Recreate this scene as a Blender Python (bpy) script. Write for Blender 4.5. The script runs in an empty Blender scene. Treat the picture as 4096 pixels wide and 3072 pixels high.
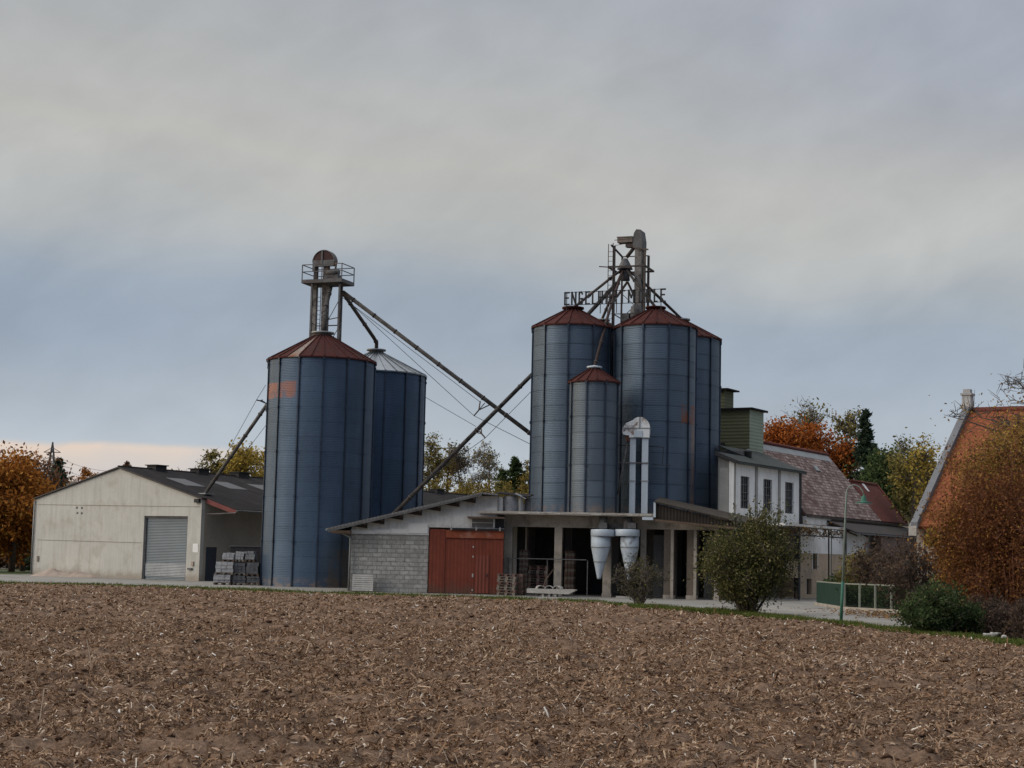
import bpy, math, random
import numpy as np
from mathutils import Vector
R = math.radians
S = bpy.context.scene
COL = S.collection
rng = np.random.default_rng(7)
random.seed(7)

# ------------------------------------------------------------------ camera
F_PX, CAM_H, ROLL, PITCH = 6500.0, 2.1, R(1.3), math.atan(694/6500)
cd = bpy.data.cameras.new('camera'); cam = bpy.data.objects.new('camera', cd); COL.objects.link(cam)
cd.sensor_fit = 'HORIZONTAL'; cd.sensor_width = 36.0; cd.lens = 36.0*F_PX/4096; cd.clip_start = 0.5; cd.clip_end = 6000
from mathutils import Matrix
cam.matrix_world = Matrix.Translation((0, 0, CAM_H)) @ Matrix.Rotation(R(90)+PITCH, 4, 'X') @ Matrix.Rotation(ROLL, 4, 'Z')
S.camera = cam

# ------------------------------------------------------------------ light, sky, exposure
SUN_AZ, SUN_EL = R(-112), R(24)      # low light from the left, veiled by cloud
sd = bpy.data.lights.new('sun', 'SUN'); sd.energy = 1.0; sd.angle = R(25); sd.color = (1.0, 0.93, 0.84)
sun = bpy.data.objects.new('sun', sd); COL.objects.link(sun)
sdir = Vector((math.sin(SUN_AZ)*math.cos(SUN_EL), math.cos(SUN_AZ)*math.cos(SUN_EL), math.sin(SUN_EL)))
sun.rotation_euler = (-sdir).to_track_quat('-Z', 'Y').to_euler()
S.view_settings.view_transform = 'Standard'; S.view_settings.look = 'None'
S.view_settings.exposure = 0.12; S.view_settings.gamma = 1.0

class NT:
    """small node-tree helper"""
    def __init__(s, nt): s.nt = nt; s.n = nt.nodes; s.l = nt.links
    def add(s, t, **kw):
        nd = s.n.new(t)
        for k, v in kw.items(): setattr(nd, k, v)
        return nd
    def link(s, a, b): s.l.new(a, b)
    def put(s, sock, v):
        if hasattr(v, 'is_output') or isinstance(v, bpy.types.NodeSocket): s.l.new(v, sock)
        else: sock.default_value = v
    def math(s, op, a, b=0.0, c=None, clamp=False):
        nd = s.add('ShaderNodeMath', operation=op); nd.use_clamp = clamp
        s.put(nd.inputs[0], a); s.put(nd.inputs[1], b)
        if c is not None: s.put(nd.inputs[2], c)
        return nd.outputs[0]
    def mix(s, f, a, b, mode='MIX'):
        nd = s.add('ShaderNodeMix', data_type='RGBA', blend_type=mode)
        s.put(nd.inputs[0], f)
        for i, v in ((6, a), (7, b)):
            if isinstance(v, (tuple, list)): nd.inputs[i].default_value = (*v[:3], 1)
            else: s.l.new(v, nd.inputs[i])
        return nd.outputs[2]
    def noise(s, vec, scale, detail=3, rough=.55, dist=0.0):
        nd = s.add('ShaderNodeTexNoise'); nd.inputs['Scale'].default_value = scale
        nd.inputs['Detail'].default_value = detail; nd.inputs['Roughness'].default_value = rough
        nd.inputs['Distortion'].default_value = dist
        if vec is not None: s.l.new(vec, nd.inputs['Vector'])
        return nd.outputs['Fac']
    def ramp(s, f, stops, interp='LINEAR'):
        nd = s.add('ShaderNodeValToRGB'); cr = nd.color_ramp; cr.interpolation = interp
        while len(cr.elements) < len(stops): cr.elements.new(0.5)
        for e, (p, c) in zip(cr.elements, stops):
            e.position = p; e.color = (*c, 1) if isinstance(c, (tuple, list)) else (c, c, c, 1)
        s.put(nd.inputs[0], f); return nd.outputs[0]
    def smooth(s, v, a, b):
        nd = s.add('ShaderNodeMapRange', interpolation_type='SMOOTHSTEP')
        s.put(nd.inputs[0], v); s.put(nd.inputs[1], a); s.put(nd.inputs[2], b)
        nd.inputs[3].default_value = 0; nd.inputs[4].default_value = 1
        return nd.outputs[0]
    def mapping(s, vec, scale=(1, 1, 1), loc=(0, 0, 0)):
        nd = s.add('ShaderNodeMapping'); s.l.new(vec, nd.inputs[0])
        nd.inputs['Scale'].default_value = scale; nd.inputs['Location'].default_value = loc
        return nd.outputs[0]

W = bpy.data.worlds.new('World'); S.world = W; W.use_nodes = True
t = NT(W.node_tree); t.n.clear()
tc = t.add('ShaderNodeTexCoord'); vec = tc.outputs['Generated']
sx = t.add('ShaderNodeSeparateXYZ'); t.link(vec, sx.inputs[0])
elev = t.math('MULTIPLY', t.math('ARCSINE', sx.outputs[2]), 180/math.pi)
az = t.math('MULTIPLY', t.math('ARCTAN2', sx.outputs[0], sx.outputs[1]), 180/math.pi)
cv = t.add('ShaderNodeCombineXYZ'); t.link(az, cv.inputs[0]); t.link(elev, cv.inputs[1])
ae = cv.outputs[0]
n_big = t.noise(t.mapping(ae, (0.045, 0.13, 1), (3.1, 0.7, 0)), 1.0, 3, .5)
rot = t.add('ShaderNodeVectorRotate', rotation_type='Z_AXIS'); t.link(ae, rot.inputs['Vector']); rot.inputs['Angle'].default_value = R(-24)
n_mid = t.noise(t.mapping(rot.outputs[0], (0.10, 0.24, 1), (1.3, 5.0, 0)), 1.0, 5, .5, .5)
n_fine = t.noise(t.mapping(rot.outputs[0], (0.36, 0.56, 1), (8.3, 2.0, 0)), 1.0, 4, .5, .3)
# the blue band dips lower towards the right of the cloud bank
warp = t.math('ADD', t.math('MULTIPLY', t.math('SUBTRACT', n_big, 0.5), 5.0), t.math('MULTIPLY', t.math('SUBTRACT', n_mid, 0.5), 2.2))
tilt = t.math('MULTIPLY', t.math('MINIMUM', t.math('MAXIMUM', az, -25.0), 25.0), 0.045)
e2 = t.math('ADD', t.math('ADD', elev, warp), tilt)
st = [(0, (.60, .62, .64)), (2.0, (.50, .55, .61)), (4.5, (.40, .447, .515)), (7.5, (.327, .375, .448)), (8.9, (.335, .38, .44)),
      (11.0, (.462, .466, .454)), (13.4, (.498, .484, .448)), (16.5, (.43, .434, .427)), (19.5, (.39, .405, .43)), (25, (.46, .47, .49)),
      (36, (1.1, 1.12, 1.15)), (52, (2.0, 2.02, 2.06)), (90, (2.3, 2.3, 2.32))]
cloud = t.ramp(t.math('DIVIDE', e2, 90.0, clamp=True), [(p/90, c) for p, c in st])
# violet-grey on the upper right, soft streaks everywhere
rt = t.math('MULTIPLY', t.smooth(az, 0.0, 20.0), t.smooth(elev, 11.0, 17.0))
cloud = t.mix(t.math('MULTIPLY', rt, 0.75), cloud, (.335, .355, .415))
lt = t.math('MULTIPLY', t.smooth(az, -6.0, -19.0), t.math('MULTIPLY', t.smooth(elev, 5.0, 7.5), t.smooth(elev, 11.0, 8.5)))
cloud = t.mix(t.math('MULTIPLY', lt, 0.45), cloud, (.235, .29, .38))
streak = t.math('ADD', t.math('MULTIPLY', t.math('SUBTRACT', n_fine, 0.5), 0.22), t.math('MULTIPLY', t.math('SUBTRACT', n_mid, 0.5), 0.34))
hs = t.add('ShaderNodeHueSaturation'); t.link(cloud, hs.inputs['Color']); t.link(t.math('ADD', streak, 1.0), hs.inputs['Value'])
cloud = hs.outputs[0]
# clear peach gap under the cloud bank at the left, bright low sky away to the left, dark bank behind the viewer
e3 = t.math('ADD', elev, t.math('MULTIPLY', t.math('SUBTRACT', n_mid, 0.5), 0.9))
gap = t.math('MULTIPLY', t.smooth(e3, 3.75, 3.45), t.smooth(az, -6.0, -13.0))
peach = t.ramp(t.math('DIVIDE', t.math('ADD', elev, t.math('MULTIPLY', t.math('SUBTRACT', n_fine, .5), 1.5)), 5.0, clamp=True),
               [(0, (.84, .56, .45)), (.3, (.74, .58, .52)), (.5, (.60, .55, .54)), (.62, (.66, .575, .53)), (.70, (.74, .60, .51)), (.76, (.56, .53, .53))])
cloud = t.mix(gap, cloud, peach)
side = t.math('MULTIPLY', t.smooth(az, -24.0, -60.0), t.smooth(az, -145.0, -100.0))
cloud = t.mix(t.math('MULTIPLY', side, t.smooth(elev, 36.0, 14.0)), cloud, (2.3, 1.75, 1.05))
back = t.smooth(t.math('ABSOLUTE', az), 95.0, 140.0)
cloud = t.mix(t.math('MULTIPLY', back, t.smooth(elev, 44.0, 26.0)), cloud, (.14, .205, .33))
sky = t.add('ShaderNodeTexSky', sky_type='NISHITA'); sky.sun_disc = False
sky.sun_elevation = SUN_EL; sky.sun_rotation = SUN_AZ % (2*math.pi)
dull = t.mix(0.12, t.mix(1.0, cloud, (10.0, 10.0, 10.0), 'MULTIPLY'), sky.outputs[0])
bg = t.add('ShaderNodeBackground'); bg.inputs[1].default_value = 0.1; t.link(dull, bg.inputs[0])
out = t.add('ShaderNodeOutputWorld'); t.link(bg.outputs[0], out.inputs[0])

# ------------------------------------------------------------------ pixel <-> world (survey of the photograph)
def ray(px, py):
    dx, dy = px-2048, 1536-py
    a = dx*math.cos(ROLL)-dy*math.sin(ROLL); b = dx*math.sin(ROLL)+dy*math.cos(ROLL)
    fw = F_PX*math.cos(PITCH)-b*math.sin(PITCH); up = b*math.cos(PITCH)+F_PX*math.sin(PITCH)
    return Vector((a/fw, 1.0, up/fw))
def at(px, py, D): return Vector((0, 0, CAM_H))+ray(px, py)*D
def G(px, py, z=0.0):
    r = ray(px, py); return Vector((0, 0, CAM_H))+r*((z-CAM_H)/r.z)
class Frame:
    """upright local frame: u to the right along a facade, v into the depth"""
    def __init__(s, ox, oy, deg):
        s.o = Vector((ox, oy, 0)); a = R(deg); s.a = a
        s.u = Vector((math.cos(a), -math.sin(a), 0)); s.v = Vector((math.sin(a), math.cos(a), 0))
    def onv(s, px, py, v0):            # point of the plane v = v0 seen at a pixel -> (u, z)
        r = ray(px, py); c = Vector((0, 0, CAM_H))-s.o
        k = (v0-c.dot(s.v))/r.dot(s.v); p = c+r*k
        return p.dot(s.u), p.z
    def onu(s, px, py, u0):            # plane u = u0 -> (v, z)
        r = ray(px, py); c = Vector((0, 0, CAM_H))-s.o
        k = (u0-c.dot(s.u))/r.dot(s.u); p = c+r*k
        return p.dot(s.v), p.z
    def loc(s, p): q = Vector(p)-s.o; return Vector((q.dot(s.u), q.dot(s.v), q.z))
    def world(s, u, v, z=0.0): return s.o+s.u*u+s.v*v+Vector((0, 0, z))

# ------------------------------------------------------------------ objects
def tag(o, label=None, cat=None, group=None, kind=None):
    if label: o['label'] = label
    if cat: o['category'] = cat
    if group: o['group'] = group
    if kind: o['kind'] = kind
    return o
def thing(name, label, cat, loc=(0, 0, 0), rz=0.0, group=None):
    o = bpy.data.objects.new(name, None); COL.objects.link(o); o.empty_display_size = .3
    o.location = loc; o.rotation_euler = (0, 0, rz)
    return tag(o, label, cat, group)
def fthing(fr, name, label, cat, group=None, u=0.0, v=0.0, z=0.0):
    return thing(name, label, cat, fr.world(u, v, z), -fr.a, group)
def clone(root, loc, rz, label=None, group=None):
    def cp(o, par):
        c = o.copy(); COL.objects.link(c)
        if par is not None: c.parent = par
        for ch in [x for x in COL.objects if x.parent == o]: cp(ch, c)
        return c
    c = cp(root, None); c.location = loc; c.rotation_euler = (0, 0, rz)
    if label: c['label'] = label
    if group: c['group'] = group
    return c

class MB:
    """collects shapes, then links them as ONE mesh object"""
    def __init__(s): s.v = []; s.f = []; s.sm = []
    def poly(s, pts, smooth=False):
        k = len(s.v); s.v += [tuple(p) for p in pts]; s.f.append(tuple(range(k, k+len(pts)))); s.sm.append(smooth); return s
    def box(s, x0, x1, y0, y1, z0, z1):
        k = len(s.v)
        s.v += [(x0, y0, z0), (x1, y0, z0), (x1, y1, z0), (x0, y1, z0), (x0, y0, z1), (x1, y0, z1), (x1, y1, z1), (x0, y1, z1)]
        for f in ((0, 3, 2, 1), (4, 5, 6, 7), (0, 1, 5, 4), (1, 2, 6, 5), (2, 3, 7, 6), (3, 0, 4, 7)):
            s.f.append(tuple(k+i for i in f)); s.sm.append(False)
        return s
    def bar(s, p, q, w, h=None, up=(0, 0, 1)):
        p, q = Vector(p), Vector(q); h = h or w
        d = (q-p).normalized(); a = d.cross(Vector(up))
        if a.length < 1e-3: a = d.cross(Vector((1, 0, 0)))
        a.normalize(); b = a.cross(d)
        a *= w/2; b *= h/2; k = len(s.v)
        for c in (p, q): s.v += [tuple(c-a-b), tuple(c+a-b), tuple(c+a+b), tuple(c-a+b)]
        for f in ((0, 1, 2, 3), (7, 6, 5, 4), (0, 4, 5, 1), (1, 5, 6, 2), (2, 6, 7, 3), (3, 7, 4, 0)):
            s.f.append(tuple(k+i for i in f)); s.sm.append(False)
        return s
    def tube(s, pts, r, n=8, caps=True):
        pts = [Vector(p) for p in pts]; rs = r if isinstance(r, (list, tuple)) else [r]*len(pts)
        rings = []; prev = None
        for i, p in enumerate(pts):
            d = (pts[min(i+1, len(pts)-1)]-pts[max(i-1, 0)]).normalized()
            a = prev-d*prev.dot(d) if prev is not None else d.cross(Vector((0, 0, 1)))
            if a.length < 1e-3: a = d.cross(Vector((1, 0, 0)))
            a.normalize(); prev = a; b = d.cross(a); k = len(s.v)
            for j in range(n):
                t_ = 2*math.pi*j/n; s.v.append(tuple(p+(a*math.cos(t_)+b*math.sin(t_))*rs[i]))
            rings.append(k)
        for k0, k1 in zip(rings, rings[1:]):
            for j in range(n):
                s.f.append((k0+j, k0+(j+1) % n, k1+(j+1) % n, k1+j)); s.sm.append(n > 5)
        if caps:
            s.f.append(tuple(rings[0]+j for j in reversed(range(n)))); s.sm.append(False)
            s.f.append(tuple(rings[-1]+j for j in range(n))); s.sm.append(False)
        return s
    def lathe(s, prof, n=32, c=(0, 0, 0), smooth=True, close=True):
        rings = []
        for r, z in prof:
            k = len(s.v)
            for j in range(n):
                a = 2*math.pi*j/n; s.v.append((c[0]+r*math.cos(a), c[1]+r*math.sin(a), c[2]+z))
            rings.append(k)
        for k0, k1 in zip(rings, rings[1:]):
            for j in range(n):
                s.f.append((k0+j, k0+(j+1) % n, k1+(j+1) % n, k1+j)); s.sm.append(smooth)
        if close:
            s.f.append(tuple(rings[-1]+j for j in range(n))); s.sm.append(False)
            s.f.append(tuple(rings[0]+j for j in reversed(range(n)))); s.sm.append(False)
        return s
    def prism(s, poly, axis, a, b):
        """polygon in the plane of the two other axes, extruded along axis from a to b"""
        def P(p, w):
            return {'x': (w, p[0], p[1]), 'y': (p[0], w, p[1]), 'z': (p[0], p[1], w)}[axis]
        k = len(s.v); n = len(poly)
        s.v += [P(p, a) for p in poly]+[P(p, b) for p in poly]
        s.f.append(tuple(range(k, k+n))); s.sm.append(False)
        s.f.append(tuple(k+n+i for i in reversed(range(n)))); s.sm.append(False)
        for i in range(n):
            j = (i+1) % n; s.f.append((k+i, k+n+i, k+n+j, k+j)); s.sm.append(False)
        return s
    def slab(s, quad, t_):
        """thick sheet: quad (top face), thickness downwards along its normal"""
        q = [Vector(p) for p in quad]; n = (q[1]-q[0]).cross(q[-1]-q[0]).normalized()
        if n.z < 0: n = -n
        k = len(s.v); m = len(q)
        s.v += [tuple(p) for p in q]+[tuple(p-n*t_) for p in q]
        s.f.append(tuple(range(k, k+m))); s.sm.append(False)
        s.f.append(tuple(k+m+i for i in reversed(range(m)))); s.sm.append(False)
        for i in range(m):
            j = (i+1) % m; s.f.append((k+i, k+m+i, k+m+j, k+j)); s.sm.append(False)
        return s
    def build(s, name, mat, parent=None, loc=None, fix=True):
        me = bpy.data.meshes.new(name); me.from_pydata(s.v, [], s.f); me.update()
        if fix:
            import bmesh
            bm = bmesh.new(); bm.from_mesh(me); bmesh.ops.recalc_face_normals(bm, faces=bm.faces); bm.to_mesh(me); bm.free()
        me.polygons.foreach_set('use_smooth', s.sm)
        uv = me.uv_layers.new(name='metres')
        co = np.empty(len(me.vertices)*3); me.vertices.foreach_get('co', co); co = co.reshape(-1, 3)
        dat = np.empty((len(me.loops), 2))
        for p in me.polygons:
            n = p.normal; u = Vector((-n.y, n.x, 0))
            u = u.normalized() if u.length > .05 else Vector((1, 0, 0)); w = n.cross(u)
            for li in p.loop_indices:
                c = co[me.loops[li].vertex_index]
                dat[li] = (c[0]*u.x+c[1]*u.y+c[2]*u.z, c[0]*w.x+c[1]*w.y+c[2]*w.z)
        uv.data.foreach_set('uv', dat.ravel())
        me.materials.append(mat)
        o = bpy.data.objects.new(name, me); COL.objects.link(o)
        if parent is not None: o.parent = parent
        if loc is not None: o.location = loc
        return o

def quickmesh(name, verts, faces4, mat, smooth=False, parent=None):
    """numpy mesh of quads (n,4)"""
    me = bpy.data.meshes.new(name); nv, nf = len(verts), len(faces4)
    me.vertices.add(nv); me.vertices.foreach_set('co', np.ascontiguousarray(verts, dtype=np.float32).ravel())
    m = faces4.shape[1]
    me.loops.add(nf*m); me.loops.foreach_set('vertex_index', np.ascontiguousarray(faces4, dtype=np.int32).ravel())
    me.polygons.add(nf); me.polygons.foreach_set('loop_start', np.arange(nf, dtype=np.int32)*m)
    if smooth: me.polygons.foreach_set('use_smooth', np.ones(nf, dtype=bool))
    me.update(calc_edges=True); me.validate()
    me.materials.append(mat)
    o = bpy.data.objects.new(name, me); COL.objects.link(o)
    if parent is not None: o.parent = parent
    return o

# ------------------------------------------------------------------ materials
def newmat(name):
    m = bpy.data.materials.new(name); m.use_nodes = True; nt = NT(m.node_tree)
    b = nt.n['Principled BSDF']; return m, nt, b
def bump(nt, b, h, strength, dist=.02):
    bn = nt.add('ShaderNodeBump'); bn.inputs['Strength'].default_value = strength; bn.inputs['Distance'].default_value = dist
    nt.put(bn.inputs['Height'], h); nt.link(bn.outputs[0], b.inputs['Normal'])
def M(name, col, rough=.85, metal=0.0, var=.3, scale=1.2, fine=14, dirt=None, dirt_amt=.5, streak=None, streak_amt=.5, bmp=.25, spec=.3, pitch=None, pdepth=.4, uvax='x', splash=None):
    """weathered surface: two scales of tone, optional dirt patches, optional vertical run-off streaks, optional corrugation"""
    m, nt, b = newmat(name); tcn = nt.add('ShaderNodeTexCoord'); oc = tcn.outputs['Object']
    n1 = nt.noise(oc, scale, 5, .6); n2 = nt.noise(oc, fine, 4, .6)
    f = nt.math('ADD', nt.math('MULTIPLY', n1, .6), nt.math('MULTIPLY', n2, .4))
    lo = tuple(c*(1-var) for c in col); hi = tuple(min(1, c*(1+var)) for c in col)
    c = nt.ramp(f, [(.3, lo), (.7, hi)])
    if dirt is not None:
        dn = nt.noise(oc, scale*.8+.31, 6, .65, .5)
        c = nt.mix(nt.math('MULTIPLY', nt.smooth(dn, .48, .68), dirt_amt), c, dirt)
    if streak is not None:
        sn = nt.noise(nt.mapping(oc, (3.0, 3.0, .22)), 1.3, 5, .6)
        c = nt.mix(nt.math('MULTIPLY', nt.smooth(sn, .46, .72), streak_amt), c, streak)
    if splash is not None:        # mud splashed up from the ground, worn rim
        sz = nt.add('ShaderNodeSeparateXYZ'); nt.link(oc, sz.inputs[0])
        hgt = nt.math('ADD', sz.outputs[2], nt.math('MULTIPLY', nt.math('SUBTRACT', nt.noise(oc, 1.6, 5, .65), .5), 1.3))
        c = nt.mix(nt.math('MULTIPLY', nt.smooth(hgt, .75, .05), .75), c, splash)
    nt.link(c, b.inputs['Base Color']); b.inputs['Roughness'].default_value = rough; b.inputs['Metallic'].default_value = metal
    b.inputs['Specular IOR Level'].default_value = spec
    h = n2
    if pitch:
        uvs = nt.add('ShaderNodeSeparateXYZ'); nt.link(tcn.outputs['UV'], uvs.inputs[0])
        h = nt.math('SINE', nt.math('MULTIPLY', uvs.outputs[0 if uvax == 'x' else 1], 2*math.pi/pitch))
        bump(nt, b, h, pdepth, .03)
    elif bmp: bump(nt, b, h, bmp, .02)
    return m
def brick_mat(name, c1, c2, mortar, bw, bh, ms=.012, off=.5, rough=.9, stain=None, bmp=.5, var=.5):
    m, nt, b = newmat(name); tcn = nt.add('ShaderNodeTexCoord')
    warp = nt.noise(tcn.outputs['Object'], 1.7, 3)
    br = nt.add('ShaderNodeTexBrick', offset=off); nt.link(tcn.outputs['UV'], br.inputs['Vector'])
    br.inputs['Scale'].default_value = 1.0; br.inputs['Brick Width'].default_value = bw; br.inputs['Row Height'].default_value = bh
    br.inputs['Mortar Size'].default_value = ms; br.inputs['Bias'].default_value = 0.0
    br.inputs['Color1'].default_value = (*c1, 1); br.inputs['Color2'].default_value = (*c2, 1); br.inputs['Mortar'].default_value = (*mortar, 1)
    n2 = nt.noise(tcn.outputs['Object'], 5, 5, .65)
    c = nt.mix(var, br.outputs['Color'], nt.ramp(n2, [(.3, tuple(x*.6 for x in c1)), (.7, tuple(x*1.35 for x in c2))]))
    if stain is not None:
        c = nt.mix(nt.math('MULTIPLY', nt.smooth(nt.noise(tcn.outputs['Object'], .9, 6, .68, .4), .45, .66), .8), c, stain)
    nt.link(c, b.inputs['Base Color']); b.inputs['Roughness'].default_value = rough; b.inputs['Specular IOR Level'].default_value = .25
    bump(nt, b, nt.math('SUBTRACT', nt.math('MULTIPLY', n2, .5), br.outputs['Fac']), bmp, .03)
    return m
def leaf_mat(name, stops, trans=.35):
    m, nt, b = newmat(name); nt.n.remove(b)
    g = nt.add('ShaderNodeNewGeometry'); c = nt.ramp(g.outputs['Random Per Island'], stops)
    d = nt.add('ShaderNodeBsdfDiffuse'); tr = nt.add('ShaderNodeBsdfTranslucent'); mx = nt.add('ShaderNodeMixShader')
    nt.link(c, d.inputs[0]); nt.link(c, tr.inputs[0]); mx.inputs[0].default_value = trans
    nt.link(d.outputs[0], mx.inputs[1]); nt.link(tr.outputs[0], mx.inputs[2]); nt.link(mx.outputs[0], nt.n['Material Output'].inputs[0])
    return m
def silo_mat(name, base, ring, nst, phase, paint=None, rust=None, rough=.58, pv=.09, sv=.10):
    """galvanised sheet: own tone per sheet, dull seams, zinc bloom, rust"""
    m, nt, b = newmat(name); tcn = nt.add('ShaderNodeTexCoord'); oc = tcn.outputs['Object']
    s3 = nt.add('ShaderNodeSeparateXYZ'); nt.link(oc, s3.inputs[0])
    ang = nt.math('MULTIPLY', nt.math('ARCTAN2', s3.outputs[0], nt.math('MULTIPLY', s3.outputs[1], -1.0)), 180/math.pi)
    zc = nt.math('DIVIDE', s3.outputs[2], ring)
    cc = nt.add('ShaderNodeCombineXYZ'); nt.link(nt.math('FLOOR', zc), cc.inputs[0])
    nt.link(nt.math('FLOOR', nt.math('DIVIDE', nt.math('SUBTRACT', ang, phase), 360/nst)), cc.inputs[1])
    wn = nt.add('ShaderNodeTexWhiteNoise', noise_dimensions='2D'); nt.link(cc.outputs[0], wn.inputs['Vector'])
    tone = nt.math('ADD', nt.math('MULTIPLY', wn.outputs[0], pv), nt.math('MULTIPLY', nt.noise(nt.mapping(oc, (1, 1, .25)), 1.1, 5, .6), .5))
    c = nt.ramp(tone, [(.15, tuple(x*.72 for x in base)), (.65, tuple(min(1, x*1.3) for x in base))])
    fr = nt.math('FRACT', zc)
    seam = nt.math('MAXIMUM', nt.smooth(fr, .05, .015), nt.smooth(fr, .955, .99))
    c = nt.mix(nt.math('MULTIPLY', seam, sv), c, tuple(x*.45 for x in base))
    foot = nt.math('MULTIPLY', nt.smooth(s3.outputs[2], .75, .1), nt.smooth(nt.noise(oc, 2.2, 4), .35, .65))
    c = nt.mix(nt.math('MULTIPLY', foot, .65), c, (.22, .15, .10))
    en = nt.math('SUBTRACT', nt.noise(oc, 2.6, 4, .6), .5)
    angn = nt.math('ADD', ang, nt.math('MULTIPLY', en, 9.0)); zn = nt.math('ADD', s3.outputs[2], nt.math('MULTIPLY', en, .35))
    metal = 1.0; mm = nt.math('SUBTRACT', .62, nt.math('MULTIPLY', foot, .5))
    for spec in (paint or []):
        a0, a1, z0, z1, col, amt, sc = spec
        k = nt.math('MULTIPLY', nt.math('MULTIPLY', nt.smooth(angn, a0-1.5, a0+1.5), nt.smooth(angn, a1+1.5, a1-1.5)),
                    nt.math('MULTIPLY', nt.smooth(zn, z0-.06, z0+.06), nt.smooth(zn, z1+.06, z1-.06)))
        k = nt.math('MULTIPLY', k, nt.math('MULTIPLY', nt.smooth(nt.noise(nt.mapping(oc, (1, 1, .6)), sc, 5, .65), .30, .60), amt))
        c = nt.mix(k, c, col); mm = nt.math('SUBTRACT', mm, nt.math('MULTIPLY', k, .7), clamp=True)
    nt.link(c, b.inputs['Base Color']); nt.link(mm, b.inputs['Metallic']); b.inputs['Roughness'].default_value = rough
    corr = nt.math('SINE', nt.math('MULTIPLY', s3.outputs[2], 2*math.pi/.105))
    dent = nt.noise(oc, .8, 3)
    bump(nt, b, nt.math('ADD', nt.math('MULTIPLY', corr, .12), nt.math('MULTIPLY', dent, .9)), .35, .06)
    return m

# ------------------------------------------------------------------ palette
m_conc = M('concrete_paving', (.215, .205, .185), var=.28, scale=.35, fine=3, dirt=(.12, .105, .088), dirt_amt=.7, bmp=.15)
m_concf = M('weathered_concrete', (.31, .275, .235), var=.35, scale=1.1, dirt=(.11, .09, .075), dirt_amt=.6, streak=(.34, .31, .27), streak_amt=.5)
m_concb = M('brown_stained_concrete', (.125, .10, .08), var=.35, scale=1.1, streak=(.08, .065, .052), dirt=(.06, .05, .042))
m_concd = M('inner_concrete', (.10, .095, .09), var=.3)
m_gable = M('beige_render', (.48, .47, .43), var=.13, scale=.5, fine=9, dirt=(.33, .30, .25), dirt_amt=.5, streak=(.33, .31, .27), streak_amt=.5, bmp=.12, splash=(.27, .225, .175))
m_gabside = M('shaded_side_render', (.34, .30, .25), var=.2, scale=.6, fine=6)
m_darkroof = M('dark_fibre_cement', (.026, .0235, .024), var=.25, scale=.5, fine=8, dirt=(.05, .045, .043), pitch=.28, pdepth=.35, rough=.95, spec=.05)
m_skyl = M('translucent_sheet', (.045, .043, .046), var=.2, rough=.5, pitch=.28, pdepth=.2)
m_black = M('black_iron', (.025, .025, .027), rough=.7, var=.4)
m_darkmetal = M('dark_rusty_metal', (.065, .058, .055), rough=.75, metal=.2, var=.5, scale=3, dirt=(.11, .06, .04), dirt_amt=.8)
m_greysteel = M('grey_steel', (.115, .115, .117), rough=.7, metal=.2, var=.4, scale=2, dirt=(.07, .05, .045), dirt_amt=.8, fine=10)
m_flake = M('flaking_paint_pipe', (.05, .045, .042), rough=.8, var=.6, scale=3.2, fine=7, dirt=(.013, .012, .012), dirt_amt=1.0)
m_leg = M('weathered_grey_casing', (.19, .18, .17), rough=.8, var=.5, scale=2.5, fine=9, dirt=(.045, .035, .03), dirt_amt=.95)
m_rust = M('rust_brown', (.12, .055, .038), rough=.85, var=.4, scale=3)
m_galv = M('galvanised', (.30, .32, .34), rough=.4, metal=.7, var=.2)
m_capgrey = M('cap_grey', (.25, .26, .26), rough=.5, metal=.3, var=.25)
m_roofred = M('red_brown_roof_sheet', (.060, .020, .017), rough=.85, spec=.08, var=.3, scale=.9, fine=5, dirt=(.05, .027, .024), dirt_amt=.6, streak=(.042, .016, .014), streak_amt=.6)
m_roofrust = M('bare_rusting_sheet', (.20, .165, .14), rough=.7, var=.3, scale=1.4, fine=6, dirt=(.19, .07, .03), dirt_amt=1.0, streak=(.16, .065, .03), streak_amt=.9)
m_roofgalv = M('zinc_roof_sheet', (.175, .195, .212), rough=.38, metal=.75, var=.22, scale=.8, streak=(.22, .24, .26), streak_amt=.6)
m_block = brick_mat('concrete_blocks', (.25, .245, .228), (.42, .41, .385), (.11, .105, .097), .52, .245, .022, stain=(.22, .212, .194), bmp=.9, var=.45)
m_white = M('dirty_whitewash', (.62, .61, .59), var=.15, scale=.9, fine=6, dirt=(.38, .355, .32), dirt_amt=.6, streak=(.42, .40, .37), streak_amt=.6)
m_whiteclean = M('white_render', (.74, .74, .73), var=.07, scale=.8, fine=8, dirt=(.52, .51, .49), dirt_amt=.5, streak=(.52, .51, .49), streak_amt=.45, bmp=.1)
m_tan = M('tan_plaster', (.40, .31, .225), var=.25, scale=.8, fine=6, dirt=(.23, .19, .15), dirt_amt=.6)
m_redm = M('red_sheet_panels', (.17, .046, .030), rough=.7, var=.2, scale=.7, fine=5, dirt=(.14, .04, .028), dirt_amt=.4, pitch=.2, pdepth=.14, spec=.1, streak=(.12, .036, .025), streak_amt=.6, splash=(.11, .06, .042))
m_redboard = M('rusty_red_board', (.24, .06, .028), rough=.8, var=.35, scale=1.2, fine=5, dirt=(.40, .30, .24), dirt_amt=.35)
m_wood = M('old_brown_wood', (.10, .068, .048), var=.4, scale=2, fine=16)
m_palletw = M('pallet_wood', (.19, .16, .13), var=.4, scale=2.5, fine=14)
m_palletr = M('red_stained_pallet_wood', (.14, .085, .068), var=.45, scale=2.5, fine=14)
m_palletg = M('silver_grey_wood', (.36, .345, .32), var=.3, scale=2.5, fine=14)
m_wrap = M('pale_wrapped_stone', (.36, .36, .365), var=.35, scale=2.2, fine=8, rough=.45, dirt=(.20, .20, .20), dirt_amt=.7)
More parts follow.
